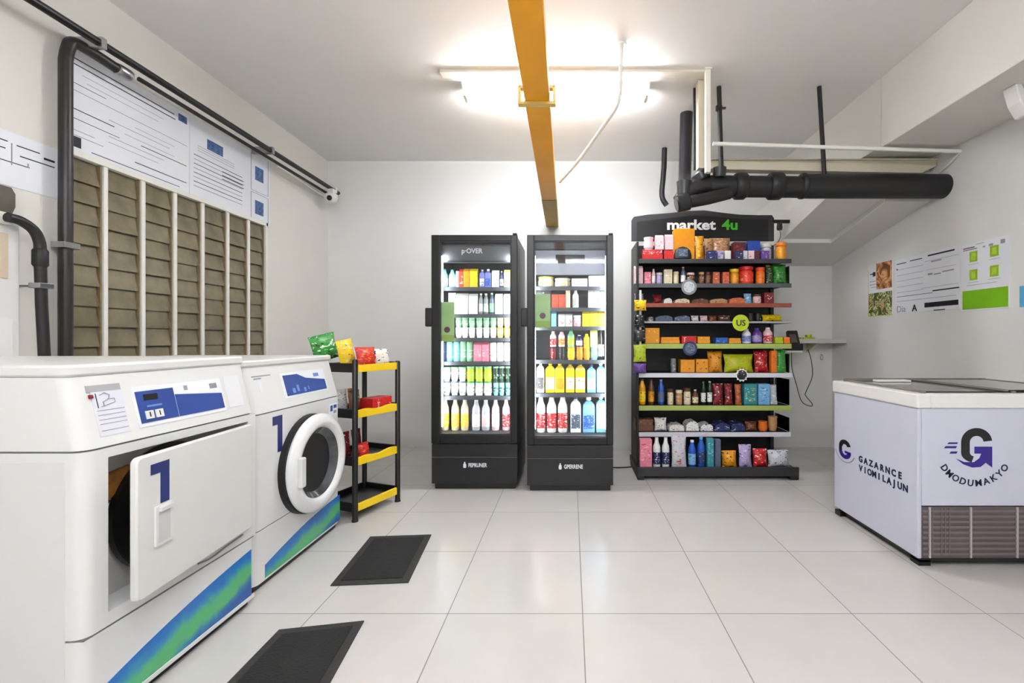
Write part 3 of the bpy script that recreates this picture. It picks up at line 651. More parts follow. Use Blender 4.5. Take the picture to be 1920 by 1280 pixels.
    if kind in ('can', 'jar', 'tub', 'cup'):
        r = w/2
        prof = {'can': [(r*.9, 0), (r, h*.04), (r, h*.92), (r*.88, h)], 'jar': [(r*.92, 0), (r, h*.05), (r, h*.70), (r*.8, h*.80)],
                'tub': [(r*.86, 0), (r*.95, h*.88)], 'cup': [(r*.72, 0), (r*.97, h*.92)]}[kind]
        o = MB().lathe(prof, (cx, y+r, z), n=18).build(name, [P1], smooth=50)
        MB().lathe([(r*(1.01 if kind != 'cup' else .86), h*.15), (r*(1.01 if kind != 'cup' else .98), h*.64)], (cx, y+r, z), n=18, caps=False).build('label', PR, o, smooth=50)
        if kind != 'can': MB().lathe([(r*.92, h*(.80 if kind == 'jar' else .88)), (r, h*(.82 if kind == 'jar' else .90)), (r, h)], (cx, y+r, z), n=18).build('lid', flat(c3), o, smooth=40)
        return o
ORD = ['first', 'second', 'third', 'fourth', 'fifth', 'sixth', 'seventh', 'eighth', 'ninth']
NUM = ['', 'one', 'two', 'three', 'four', 'five', 'six', 'seven', 'eight', 'nine']
KNAME = dict(carton='drink_carton', box='snack_box', tray='display_tray', flat='flat_pack', bag='snack_bag', pouch='refill_pouch', bottle='bottle', jug='jug_bottle', can='can', jar='jar', tub='tub', cup='cup')
KWORD = dict(carton='carton', box='box', tray='display tray', flat='flat pack', bag='bag', pouch='pouch', bottle='bottle', jug='jug', can='can', jar='jar', tub='tub', cup='cup')
def stock(where, group, Y, z, items, ybase, zfix=None):
    """items: (kind, px0, px1, ytop, c1, c2, c3, description[, ybot[, depth shift]])"""
    n = {}
    for it in items: n[it[7]] = n.get(it[7], 0)+1
    seen = {}
    for it in sorted(items, key=lambda i: (i[1], i[3])):
        kind, x0, x1, yt, c1, c2, c3, desc = it[:8]
        yb = it[8] if len(it) > 8 else ybase; dyy = it[9] if len(it) > 9 else 0
        Yi = Y+dyy; s = Yi/F
        zz = z+(ybase-yb)*s if len(it) > 8 and yb != ybase else z
        wd = (x1-x0+(1.2 if 'fridge' in where else 0))*s-.0035; h = (yb-yt)*s; cx = X_((x0+x1)/2, Yi)
        o = product(kind, KNAME[kind], cx, Yi, zz+.0005, wd, h, c1, c2, c3)
        seen[desc] = seen.get(desc, 0)+1
        if n[desc] == 1: lab = '%s %s' % (desc, where)
        else: lab = '%s %s, %s of %s from the left' % (desc, where, ORD[seen[desc]-1], NUM[n[desc]])
        tag(o, lab, KWORD[kind].split()[-1] if kind != 'flat' else 'pack', group)

# ================================================================== DRINKS FRIDGES
M_liner = mat('fridge_liner', (62,64,68), .5); M_lip = mat('shelf_lip_grey', (52,55,60), .45); M_head = mat('header_grey', (96,98,102), .35)
M_glass = glassy('door_glass_clear', (.97, .98, .98), .5)
M_led = mat('led_strip', (240,246,255), .4, emit=4)
def fridge(x0, x1, Yf, gx0, gx1, gz0, gz1, ztop, label, brand, shelves, header, seed):
    xm = (x0+x1)/2; yb = Yf+.62
    t = empty('drinks_fridge', (xm, Yf+.3, 0), label, 'fridge', 'tall black drinks fridges')
    b = MB(); w_ = .018; c0 = Yf+.05
    b.box(x0+.004, x0+.004+w_, c0, yb, .30, ztop-.005).box(x1-.004-w_, x1-.004, c0, yb, .30, ztop-.005).box(x0+.022, x1-.022, yb-.03, yb, .30, ztop-.005)
    b.box(x0+.022, x1-.022, c0, yb-.03, ztop-.035, ztop-.005).box(x0+.022, x1-.022, c0, yb-.03, .30, gz0-.01)
    b.build('cabinet', M_black, t)
    b = MB(); l0, l1 = x0+.0225, x1-.0225
    b.box(l0, l0+.003, c0+.01, yb-.035, gz0-.008, ztop-.04).box(l1-.003, l1, c0+.01, yb-.035, gz0-.008, ztop-.04).box(l0+.006, l1-.006, yb-.042, yb-.035, gz0-.008, ztop-.04)
    b.box(l0+.006, l1-.006, c0+.01, yb-.042, gz0-.008, gz0)
    b.build('liner', M_liner, t)
    # base with two plinth panels and a recessed kick
    b = MB(); b.box(x0, x1, Yf+.01, yb, .045, .245, 0).box(x0, x1, Yf+.01, yb, .250, .345, 0).box(x0+.01, x1-.01, Yf+.02, yb-.01, .24, .26, 1).box(x0+.02, x1-.02, Yf+.03, yb-.02, 0, .045, 1).box(x0, x1, Yf+.006, Yf+.01, .245, .249, 2)
    base = b.build('base_panel', [mat('base_black', (24,23,26), .4), M_black, mat('edge_grey', (96,96,100), .5)], t, bevel=.003)
    # badge
    b = MB(); bx_ = xm-.075; b.lathe([(.010, 0), (.012, .012), (.011, .028), (.005, .036), (.005, .046)], (bx_, Yf+.0095, .165), (0, 0, 1), 12, sx=.12); b.build('bottle_emblem', M_paper, base)
    lettering(brand[0], .042, (bx_+.028, Yf+.008, .172), (1,0,0), (0,0,1), M_paper, base, sx=.72, bold=.0012)
    # door
    b = MB(); b.box(x0, gx0, Yf, Yf+.045, .352, ztop).box(gx1, x1, Yf, Yf+.045, .352, ztop).box(gx0, gx1, Yf, Yf+.045, gz1, ztop).box(gx0, gx1, Yf, Yf+.045, .352, gz0)
    door = b.build('door_frame', M_black, t, bevel=.004)
    b = MB(); e = .007; b.box(gx0, gx0+e, Yf+.004, Yf+.03, gz0, gz1).box(gx1-e, gx1, Yf+.004, Yf+.03, gz0, gz1).box(gx0+e, gx1-e, Yf+.004, Yf+.03, gz1-e, gz1).box(gx0+e, gx1-e, Yf+.004, Yf+.03, gz0, gz0+e)
    b.build('glazing_bead', M_dark, door)
    MB().box(gx0+.003, gx1-.003, Yf+.014, Yf+.018, gz0+.003, gz1-.003).build('glass', M_glass, door)
    b = MB(); b.box(x0-.045, x0+.006, Yf-.012, Yf+.05, Z_(612, Yf), Z_(577, Yf)); b.build('door_handle', mat('handle_black', (30,28,30), .3), door, bevel=.008)
    MB().box(x1-.035, x1-.003, Yf-.01, Yf+.03, ztop-.002, ztop+.012).build('hinge_cap', M_dark, t, bevel=.003)
    # inside: header, LED strips, shelves
    if header:
        hz0, hz1 = header
        h = MB().box(l0+.008, l1-.008, Yf+.075, Yf+.10, hz0, hz1, 0).box(l0+.008, l1-.008, Yf+.06, Yf+.11, hz0-.012, hz0, 1).build('header_panel', [M_head, M_lip], t, bevel=.003)
        lettering(brand[1], .052, (xm-.115, Yf+.074, (hz0+hz1)/2-.004), (1,0,0), (0,0,1), M_paper, h, sx=.95, bold=.0015)
    else:
        h = MB().box(l0+.008, l1-.008, Yf+.40, Yf+.43, gz1-.20, gz1+.01, 0).build('fan_cover', [mat('fan_cover_grey', (176,178,192), .4)], t, bevel=.005)
        MB().box(l0+.18, l1-.18, Yf+.395, Yf+.40, gz1-.10, gz1-.03).build('vent', M_lip, h)
    for sx_, x in ((1, gx0+.004), (-1, gx1-.004)):
        MB().box(x-.005, x+.005, Yf+.060, Yf+.068, gz0+.05, gz1-.1).build('led_strip', M_led, t)
        L = bpy.data.lights.new('led_light', 'AREA'); L.shape = 'RECTANGLE'; L.size = .05; L.size_y = gz1-gz0-.15; L.energy = COOLER_LED; L.color = (.93, .97, 1)
        lo = bpy.data.objects.new('led_light', L); link(lo, t, (x+sx_*.012, Yf+.052, (gz0+gz1)/2-.02))
        lo.rotation_euler = (PI/2, 0, -sx_*math.radians(50))       # faces into the cabinet and inwards
    for ys in shelves:
        ztopshelf = Z_(ys, Yf+.15)
        s_ = MB().box(l0+.006, l1-.006, Yf+.115, Yf+.52, ztopshelf-.014, ztopshelf).build('shelf', M_liner, t)
        MB().box(l0+.006, l1-.006, Yf+.105, Yf+.115, ztopshelf-.026, ztopshelf+.004).build('price_rail', M_lip, s_)
    return t, door, l0, l1
FY1, FY2 = 3.50, 3.46
def gx(px, Y): return X_(px, Y)
f1, door1, l0, l1 = fridge(X_(808.5,FY1), X_(970,FY1), FY1, X_(824,FY1), X_(958,FY1), Z_(815,FY1), Z_(452,FY1), Z_(440,FY1),
    'black drinks fridge on the left with a dark grey header behind its glass', ('FEPRUNER', 'p·OVER'), [540, 590, 634, 678, 742, 808], (1.755, 1.885), 1)
f2, door2, l0, l1 = fridge(X_(988,FY2), X_(1150,FY2), FY2, X_(1001,FY2), X_(1138,FY2), Z_(820,FY2), Z_(452,FY2), Z_(440,FY2),
    'black drinks fridge on the right, pale and nearly empty behind the top of its glass', ('GPERRENE', ''), [539, 578, 613, 675, 737, 812], None, 2)
M_stick = mat('sticker_green', (176,214,140), .4, noise=.12, nscale=6); M_berry = mat('sticker_berry', (104,44,62), .4, noise=.5, nscale=70)
for dr_, Yd, a, b_, y0, y1 in ((door1, FY1, 825, 852, 566, 640), (door2, FY2, 1003, 1032, 551, 614)):
    Ys = Yd+.03; x0, x1, z0, z1 = X_(a, Ys), X_(b_, Ys), Z_(y1, Ys), Z_(y0, Ys); b = MB().box(x0, x1, Ys-.003, Ys, z0, z1, 0)
    b.lathe([(.001, 0), (.024, .0005)], ((x0+x1)/2, Ys-.003, z0+.09), (0, -1, 0), 9, m=1).box(x0, x1, Ys-.0035, Ys-.003, z0, z0+.05, 2)
    b.build('glass_sticker', [M_stick, M_berry, mat('sticker_lime', (160,190,70), .4, noise=.2)], dr_)
Y1 = FY1+.15
G1 = 'drinks and food in the left fridge'
LF = "on the left fridge's %s shelf"
stock(LF % 'top', G1, Y1, Z_(539.5,Y1), [
 ('bottle',826,838,504,'cyan','white','teal','pale cyan bottle'), ('bottle',840,853,505,'cyan','white','teal','pale cyan bottle'),
 ('box',855,860,508,'palepink','white','pink','slim pink box'), ('carton',861,868,504,'redorange','terracotta','white','red orange carton'), ('carton',869,880,503,'amber','orange','yellow','amber carton'),
 ('carton',881,895,503,'yellow','amber','yellow','plain yellow carton'), ('jug',899,908,505,'periwinkle','white','lilac','periwinkle jug'), ('jug',909,920,504,'periwinkle','blue','white','dark periwinkle jug'),
 ('carton',922,935,506,'white','silver','lilac','white carton'), ('bottle',937,943,508,'navy','white','lilac','slim navy bottle'), ('carton',945,956,505,'paleyellow','yellow','white','pale yellow carton')], 539.5)
stock(LF % 'second', G1, Y1, Z_(589.5,Y1), [
 ('pouch',838,852,548,'white','silver','lightgrey','white pouch'), ('carton',854,877,549,'white','silver','white','wide white carton'), ('carton',879,895,550,'white','silver','lightgrey','wide white carton'),
 ('bottle',897,905,550,'grey','lightgrey','white','grey bottle'), ('bottle',906,915,550,'grey','silver','white','grey bottle'), ('bottle',917,926,549,'slate','palegreen','white','grey green bottle'),
 ('carton',928,942,550,'white','palegreen','white','narrow white carton'), ('carton',944,957,550,'lightgrey','lightblue','white','bluish white carton')], 589.5)
S3 = [('cup',x,x+12,614,'white','lightgrey','white','white yoghurt cup',633.5) for x in (853,865,878,892,905,918)]+[('cup',x,x+12,594,'palegreen','green','white','pale green cup',614) for x in (853,865,878,892,905,918)]
S3 += [('cup',x,x+12,614,'paleyellow','white','amber','pale yellow cup',633.5) for x in (931,944)]+[('cup',x,x+12,594,'cream','yellow','white','cream cup',614) for x in (931,944)]
stock(LF % 'third', G1, Y1, Z_(633.5,Y1), S3, 633.5)
stock(LF % 'fourth', G1, Y1, Z_(677.5,Y1), [
 ('box',826,835,642,'navy','teal','white','navy box'), ('can',836,848,641,'cyan','palegreen','white','pale teal can'), ('can',849,861,641,'cyan','white','teal','pale teal can'),
 ('can',862,873,640,'palegreen','green','white','light green can'), ('can',874,886,641,'palegreen','green','white','light green can'), ('carton',888,903,641,'pink','palepink','white','pink red carton'),
 ('carton',904,916,641,'pink','terracotta','white','pink red carton'), ('can',917,930,642,'white','lightgrey','grey','white can'), ('can',931,943,642,'white','tan','lightgrey','white can'), ('can',944,956,642,'white','lightgrey','silver','white can')], 677.5)
S5 = [('cup',x,x+14,715,'white','lightgrey','slate','dark lidded tub',741.5) for x in (829,844,859)]+[('cup',x,x+14,688,'white','lightgrey','palegreen','white and green cup',715) for x in (829,844,859)]
S5 += [('tub',x,x+15,715,'white','lime','green','white lime tub',741.5) for x in (874,890,906)]+[('tub',x,x+15,687,'lime','amber','palegreen','lime yellow tub',715) for x in (874,890,906)]
S5 += [('cup',x,x+10,715,'cyan','white','darkgreen','pale cyan cup',741.5) for x in (924,935,947)]+[('cup',x,x+10,687,'darkgreen','white','palegreen','dark green cup',715) for x in (924,935,947)]
stock(LF % 'fifth', G1, Y1, Z_(741.5,Y1), S5, 741.5)
stock(LF % 'bottom', G1, Y1, Z_(807.5,Y1), [('bottle',x,x+14,747,'cream','yellow','white','pale yellow bottle') for x in (826,845,863)]+[
 ('bottle',884,899,749,'silver','white','white','silver white bottle'), ('bottle',902,917,749,'silver','palepink','white','silver white bottle'), ('bottle',921,935,748,'palepink','white','white','pale pink bottle'), ('bottle',941,955,748,'palepink','red','white','pale pink bottle')], 807.5)
Y2 = FY2+.15; G2 = 'drinks and food in the right fridge'; RF = "on the right fridge's %s shelf"
stock(RF % 'top', G2, Y2, Z_(538.5,Y2), [('tub',1008,1037,518,'cream','white','lime','cream tub'), ('tub',1040,1069,521,'cream','white','cream','cream tub'), ('box',1072,1101,522,'white','lightgrey','white','low white box'), ('box',1104,1136,517,'white','silver','lightgrey','tall white box')], 538.5)
stock(RF % 'second', G2, Y2, Z_(577.5,Y2), [('box',1005,1033,543,'dark','lightgrey','black','dark box'), ('box',1035,1047,552,'redorange','terracotta','orange','red orange box'), ('box',1048,1060,552,'redorange','orange','terracotta','red orange box'), ('box',1061,1069,543,'cream','white','palepink','slim cream box'),
 ('bottle',1073,1085,543,'white','lightgrey','silver','white bottle'), ('carton',1103,1113,543,'white','black','white','black and white carton'), ('carton',1114,1125,543,'white','black','silver','black and white carton'), ('carton',1126,1137,543,'white','black','white','black and white carton')], 577.5)
stock(RF % 'third', G2, Y2, Z_(612.5,Y2), [('carton',1034,1043,584,'lightblue','white','palegreen','light blue carton'), ('carton',1047,1059,588,'white','red','pink','white and red carton'), ('carton',1060,1073,588,'white','pink','red','white and red carton'), ('jar',1075,1090,591,'palepink','red','white','round pink jar'),
 ('carton',1092,1106,584,'yellow','amber','yellow','yellow carton'), ('carton',1107,1121,584,'yellow','paleyellow','yellow','yellow carton'), ('carton',1122,1136,584,'yellow','paleyellow','yellow','yellow carton')], 612.5)
stock(RF % 'fourth', G2, Y2, Z_(674.5,Y2), [('tub',1031,1043,650,'darkred','white','black','dark tub',674.5), ('tub',1047,1059,650,'dark','pink','black','dark tub',674.5), ('tub',1064,1078,650,'yellow','lime','amber','yellow tub',674.5), ('tub',1081,1093,650,'amber','yellow','orange','amber tub',674.5), ('tub',1094,1106,650,'amber','orange','yellow','amber tub',674.5), ('tub',1107,1121,650,'lightblue','white','cyan','light blue tub',674.5),
 ('bottle',1031,1043,621,'palepink','red','white','pink red bottle',650), ('bottle',1047,1059,620,'palepink','orange','maroon','pink red bottle',650), ('bottle',1064,1077,619,'palegreen','lime','green','light green bottle',650), ('bottle',1080,1092,628,'navy','white','cream','navy and white bottle',650), ('bottle',1094,1106,626,'yellow','amber','yellow','yellow bottle',650), ('carton',1107,1120,618,'paleyellow','palegreen','white','pale yellow carton',650),
 ('bottle',1122,1133,619,'dark','white','black','tall black bottle',674.5)], 674.5)
stock(RF % 'fifth', G2, Y2, Z_(736.5,Y2), [('jug',1006,1020,678,'white','dark','white','white and black jug'), ('jug',1023,1040,679,'yellow','white','yellow','yellow jug'), ('jug',1041,1058,679,'yellow','amber','yellow','yellow jug'), ('jug',1061,1077,679,'yellow','white','dark','white labelled yellow jug'), ('jug',1079,1097,679,'yellow','white','darkgreen','white labelled yellow jug'),
 ('jug',1101,1117,683,'lightblue','white','navy','light blue jug'), ('jug',1119,1135,680,'lightblue','cyan','white','light blue jug')], 736.5)
stock(RF % 'bottom', G2, Y2, Z_(811.5,Y2), [('bottle',1005,1022,741,'white','red','white','red label bottle'), ('bottle',1025,1043,741,'white','red','redorange','red label bottle'), ('bottle',1046,1064,740,'white','red','white','red label bottle'), ('jug',1070,1089,743,'white','slate','navy','white jug with navy label'),
 ('jug',1093,1115,745,'lightblue','blue','white','wide blue jug'), ('jug',1118,1137,742,'lightblue','white','white','pale blue jug')], 811.5)

# ================================================================== SNACK RACK
RX0, RX1, RYB, RYF = .563, 1.862, 4.20, 3.89
t = empty('snack_rack', (1.2, 4.05, 0), 'tall black snack rack with nine shelves against the back wall', 'rack')
M_rack = mat('rack_black', (13,12,14), .5, noise=.05)
MB().box(RX0+.02, RX1-.01, RYB, RYB+.04, .06, 2.0).build('back_panel', M_rack, t)
hp = [(1184,452),(1184,413),(1188,407),(1215,403),(1255,400),(1290,396),(1320,395),(1350,399),(1385,403),(1420,404),(1446,404),(1450,410),(1450,452)]
b = MB(); b.prism([(X_(a, 4.18), Z_(c, 4.18)) for a, c in hp], 'y', 4.165, 4.195, 0)
hp2 = [(1194,452),(1194,416),(1255,409),(1300,404),(1350,407),(1400,412),(1440,411),(1440,452)]
b.prism([(X_(a, 4.165), Z_(c, 4.165)) for a, c in hp2], 'y', 4.160, 4.165, 1)
hd = b.build('header_board', [mat('header_edge', (48,47,50), .5), mat('header_black', (17,16,18), .4)], t)
zb = Z_(430, 4.16)
MT = mat('sign_white', (240,240,240), .4); MG = mat('sign_green', (70,190,40), .4)
lettering('market', .125, (X_(1250, 4.16), 4.159, zb), (1,0,0), (0,0,1), MT, hd, sx=1.22, bold=.004)
lettering('4u', .125, (X_(1354, 4.16), 4.159, zb), (1,0,0), (0,0,1), MG, hd, sx=1.15, bold=.004)
MB().box(RX0-.006, RX0+.012, RYF-.01, RYB+.03, .05, 1.97).build('side_panel', M_rack, t, bevel=.003)
for x in (RX0+.04, RX1-.03): MB().box(x-.015, x+.015, RYB-.02, RYB, .06, 2.0).build('upright', M_dark, t)
b = MB(); b.box(.545, 1.858, 3.76, RYB+.04, .035, .085, 0).box(.545, 1.86, 3.74, 3.76, .03, .105, 1)
b.box(.545, .60, 3.74, 4.2, 0, .035, 0).box(1.79, 1.858, 3.74, 4.2, 0, .035, 0).box(.62, 1.78, 3.80, 3.82, 0, .035, 0)
b.build('base', [M_rack, mat('base_front', (42,41,44), .45)], t, bevel=.004)
SHY = [(485,'dark'), (531,'dark2'), (568,'wood'), (602,'thin'), (644,'green'), (699,'white'), (760,'green'), (810,'white')]
RM = dict(dark=mat('rail_dark', (52,52,58), .4), dark2=mat('rail_dark2', (76,78,84), .4), wood=mat('rail_wood', (132,62,40), .5, noise=.1, nscale=12), thin=mat('rail_silver', (176,174,180), .4), green=mat('rail_green', (160,176,92), .45), white=mat('rail_white2', (214,214,222), .4))
M_sh = mat('shelf_black', (12,12,13), .5)
for i, (ys, c) in enumerate(SHY):
    z = Z_(ys, RYF); hgt = {'dark': .038, 'dark2': .036, 'wood': .036, 'thin': .016, 'green': .042, 'white': .038}[c]
    x1 = RX1+(.006 if i < 7 else .0)
    s_ = MB().box(RX0+.014, RX1-.012, RYF+.01, RYB-.001, z-.018, z).build('shelf', M_sh, t)
    MB().box(RX0+.014, x1, RYF-.004, RYF+.01, z-hgt, z-.001).build('price_rail', RM[c], s_, bevel=.002)
M_acr = glassy('acrylic', (.93, .95, .95), .6)
for ys, h in ((531, .15), (699, .16), (760, .22), (810, .12)):
    z = Z_(ys, RYF); MB().box(RX1-.006, RX1-.002, RYF+.02, RYB-.01, z+.001, z+h).build('end_guard', M_acr, t)
RG = 'packaged goods on the snack rack'; RK = "on the snack rack's %s shelf"
RSZ = dict(zip(('top', 'second', 'third', 'fourth', 'fifth', 'sixth', 'seventh', 'eighth'), [a[0] for a in SHY]))
def rs(n, ys, items): Yi = RYF+.035; stock(RK % n, RG, Yi, Z_(RSZ[n], RYF)+.0005, items, ys)
rs('top', 483.5, [('tray',1204,1243,465,'red','palepink','white','red and white tray',483.5), ('tray',1245,1264,466,'red','white','red','small red tray',483.5),
 ('tub',1208,1227,441,'palepink','white','palepink','round pink tub',465), ('carton',1229,1245,437,'palepink','slate','white','pink white carton',465), ('carton',1247,1263,436,'palepink','navy','white','pink white carton',465),
 ('box',1265,1303,422,'amber','orange','amber','large orange box',483.5,.105), ('bag',1305,1322,436,'amber','brown','yellow','amber bag',483.5,.05), ('bag',1322,1340,438,'tan','amber','brown','tan bag',483.5,.12),
 ('bag',1334,1374,436,'tan','brown','palepink','brownish pink bag',483.5,.125), ('box',1376,1399,447,'maroon','navy','red','maroon box',483.5,.10), ('box',1402,1426,445,'blue','navy','purple','blue box',483.5,.10), ('jar',1430,1450,450,'silver','slate','white','silver jar',483.5,.10),
 ('box',1327,1344,467,'navy','white','blue','little navy box',483.5), ('box',1346,1357,467,'lilac','white','slate','little lilac box',483.5), ('box',1359,1371,467,'white','green','darkgreen','little white green box',483.5), ('box',1379,1393,467,'navy','white','maroon','little dark blue box',483.5), ('box',1394,1402,467,'silver','navy','white','little silver box',483.5), ('box',1403,1415,467,'palepink','maroon','white','little pink maroon box',483.5), ('box',1416,1425,467,'maroon','red','navy','little maroon box',483.5), ('box',1427,1443,467,'purple','white','lilac','little purple box',483.5),
 ('jar',1459,1478,451,'amber','yellow','orange','amber jar',483.5)])
rs('second', 530, [('carton',1189,1206,496,'palepink','pink','white','tall pink white carton'), ('box',1208,1221,508,'pink','palepink','red','pink box'), ('bottle',1222,1230,502,'palepink','white','white','slim white bottle'), ('jar',1231,1243,509,'lilac','purple','white','lilac jar'),
 ('box',1245,1261,503,'cream','pink','white','cream box'), ('jar',1263,1274,507,'cream','white','cream','cream jar'), ('bottle',1277,1287,498,'slate','white','pink','slim grey bottle'), ('jar',1289,1304,509,'brown','white','palepink','brown jar'),
 ('jar',1311,1322,508,'brown','white','tan','brown and white jar'), ('jar',1323,1335,508,'brown','white','maroon','brown and white jar'), ('box',1337,1350,508,'terracotta','white','red','red and cream box'), ('box',1355,1368,508,'terracotta','cream','red','red and cream box'),
 ('jar',1371,1388,502,'amber','lime','yellow','yellow green jar'), ('jar',1390,1417,497,'redorange','white','red','wide orange red jar'), ('jar',1420,1437,499,'orange','amber','redorange','orange jar'), ('bag',1438,1452,493,'darkgreen','tan','lime','dark green bag'), ('bag',1453,1479,492,'green','tan','darkgreen','green and tan bag')])
rs('third', 567, [('pouch',1190,1208,548,'lilac','white','navy','lilac pouch',560), ('bag',1225,1242,550,'darkred','pink','red','crumpled red bag'), ('flat',1244,1261,557,'white','pink','silver','white flat pack'), ('flat',1264,1294,558,'cream','tan','brown','cream flat pack'), ('flat',1296,1329,558,'brown','tan','maroon','brown flat pack'),
 ('flat',1331,1365,558,'tan','terracotta','brown','tan flat pack'), ('flat',1367,1398,556,'terracotta','tan','orange','terracotta flat pack'), ('bag',1397,1412,548,'lightblue','navy','white','small blue bag'), ('jar',1414,1430,550,'palepink','white','brown','pale pink jar'), ('box',1433,1451,547,'darkred','white','cream','dark red box')])
rs('fourth', 601, [('pouch',1190,1210,590,'white','black','dark','black and white pouch'), ('flat',1214,1226,592,'grey','white','dark','grey flat pack'), ('flat',1228,1262,590,'slate','navy','slate','long slate flat pack'), ('flat',1264,1295,590,'slate','lilac','navy','slate and lilac flat pack'), ('bag',1297,1312,590,'white','brown','palepink','small white brown bag'), ('bag',1314,1329,590,'palepink','maroon','white','small pink bag'), ('bag',1330,1346,590,'brown','white','terracotta','small brown bag'), ('bag',1348,1373,589,'brown','tan','white','long brown bag'),
 ('can',1403,1415,586,'black','grey','dark','black can'), ('can',1417,1429,586,'black','white','dark','black can'), ('bag',1433,1472,588,'yellow','black','lime','yellow and black bag')])
rs('fifth', 643, [('box',1209,1237,614,'amber','orange','yellow','tall orange box'), ('tray',1239,1275,631,'amber','orange','amber','orange tray'), ('box',1278,1306,629,'red','white','darkred','red box'), ('tray',1308,1332,630,'amber','yellow','orange','amber tray'), ('box',1342,1365,632,'blue','lightblue','teal','small blue box'), ('tray',1367,1390,633,'amber','yellow','lime','amber yellow tray'),
 ('bottle',1394,1411,615,'white','periwinkle','silver','white blue bottle'), ('bottle',1413,1432,614,'purple','lilac','blue','purple bottle'), ('bottle',1434,1452,613,'palepink','red','white','pink red bottle'), ('tray',1454,1469,631,'lime','yellow','amber','lime tray'), ('tray',1470,1482,631,'orange','yellow','amber','small orange tray')])
rs('sixth', 698, [('can',1258,1269,672,'grey','white','dark','grey can'), ('box',1276,1303,674,'amber','brown','orange','orange brown box'), ('box',1305,1328,673,'amber','orange','brown','orange brown box'), ('bag',1329,1358,658,'amber','tan','brown','amber bag'), ('bag',1360,1417,664,'lime','yellow','amber','wide lime bag'), ('bag',1417,1444,657,'red','white','darkred','red bag'), ('box',1446,1457,657,'orange','tan','terracotta','slim orange box'), ('pouch',1458,1477,655,'green','lime','green','green pouch')])
rs('seventh', 758, [('bottle',1198,1212,710,'amber','yellow','brown','amber bottle'), ('bottle',1216,1228,710,'brown','amber','darkgreen','brown bottle'), ('bottle',1234,1247,711,'blue','slate','lightblue','slim blue bottle'), ('jar',1252,1264,729,'cream','brown','brown','cream brown jar'), ('jar',1268,1281,731,'tan','amber','cream','tan jar'), ('jar',1283,1297,727,'cream','white','brown','cream brown jar'), ('bottle',1299,1311,730,'brown','cream','white','small brown bottle'),
 ('bottle',1315,1325,715,'darkgreen','white','green','dark green bottle'), ('bottle',1327,1337,714,'darkgreen','white','silver','dark green bottle'), ('pouch',1338,1358,719,'darkred','white','red','red and white pouch'), ('pouch',1360,1376,719,'darkred','cream','red','red and white pouch'), ('pouch',1380,1393,720,'terracotta','brown','amber','brown pouch'), ('box',1395,1420,719,'teal','yellow','cyan','teal and yellow box'), ('box',1422,1444,719,'lightblue','white','blue','light blue box'), ('pouch',1446,1460,721,'silver','lightblue','white','silver blue pouch')])
rs('eighth', 809, [('tray',1190,1226,787,'brown','tan','dark','brown tray'), ('bag',1228,1252,785,'white','tan','slate','crumpled white bag'), ('flat',1254,1284,796,'white','orange','navy','white orange flat pack'), ('flat',1286,1311,790,'white','navy','tan','white navy flat pack'), ('flat',1313,1338,795,'white','lilac','navy','white lilac flat pack'), ('flat',1340,1369,793,'navy','white','blue','navy flat pack'), ('flat',1371,1398,793,'navy','slate','white','navy flat pack'), ('bag',1400,1423,792,'brown','tan','terracotta','small brown bag'), ('tub',1425,1442,791,'orange','amber','orange','orange tub'), ('cup',1443,1461,782,'tan','amber','tan','tan cup')])
Yi = 3.785; zz_ = .0855
stock("on the snack rack's base shelf", RG, Yi, zz_, [('box',1200,1223,824,'pink','red','palepink','pink red box'), ('bottle',1225,1240,821,'white','navy','white','white spray bottle'), ('bottle',1242,1257,821,'white','navy','white','white spray bottle'), ('pouch',1260,1289,818,'silver','red','palepink','silver red pouch'), ('bottle',1292,1307,826,'blue','lightblue','white','bright blue bottle'), ('bottle',1309,1324,820,'blue','navy','lightblue','bright blue bottle'),
 ('box',1326,1339,822,'teal','white','lightblue','teal white box'), ('box',1341,1352,824,'slate','navy','slate','slim slate box'), ('bag',1356,1385,847,'amber','yellow','darkgreen','yellow green bag'), ('bag',1388,1413,835,'lilac','purple','white','lilac purple bag'), ('bag',1415,1443,843,'red','white','darkred','red and white bag'), ('bag',1444,1486,846,'silver','navy','slate','zebra striped silver bag')], 877)
# clip strip with hanging packs at the rack's left end
tag(MB().box(X_(1199,3.86), X_(1203,3.86), 3.866, 3.872, 1.045, 1.56).build('clip_strip', M_frame), 'narrow white clip strip hanging down the left front edge of the snack rack', 'clip strip')
for (a, c, y0, y1, k, lab) in ((1189,1212,562,582,('yellow','amber','brown'),'yellow and brown pack hanging at the left edge of the snack rack, uppermost'),
      (1190,1209,590,613,('black','white','dark'),'black and white pack hanging at the snack rack\'s left edge, below the yellow one'),
      (1188,1211,618,640,('dark','white','black'),'dark pack with white print hanging at the left edge of the snack rack'),
      (1188,1212,646,678,('lime','green','brown'),'lime green pack hanging at the left edge of the snack rack'),
      (1188,1212,681,699,('purple','lilac','maroon'),'purple pack hanging lowest at the left edge of the snack rack')):
    Yh = 3.835; b = MB(); pillow(b, X_((a+c)/2, Yh), Yh-.012, Z_(y1, Yh), (c-a)*Yh/F, (y1-y0)*Yh/F, .034, seed=a+y0)
    tag(b.build('hanging_pack', printed(*k), smooth=60), lab, 'pack', 'packs hanging at the rack edge')
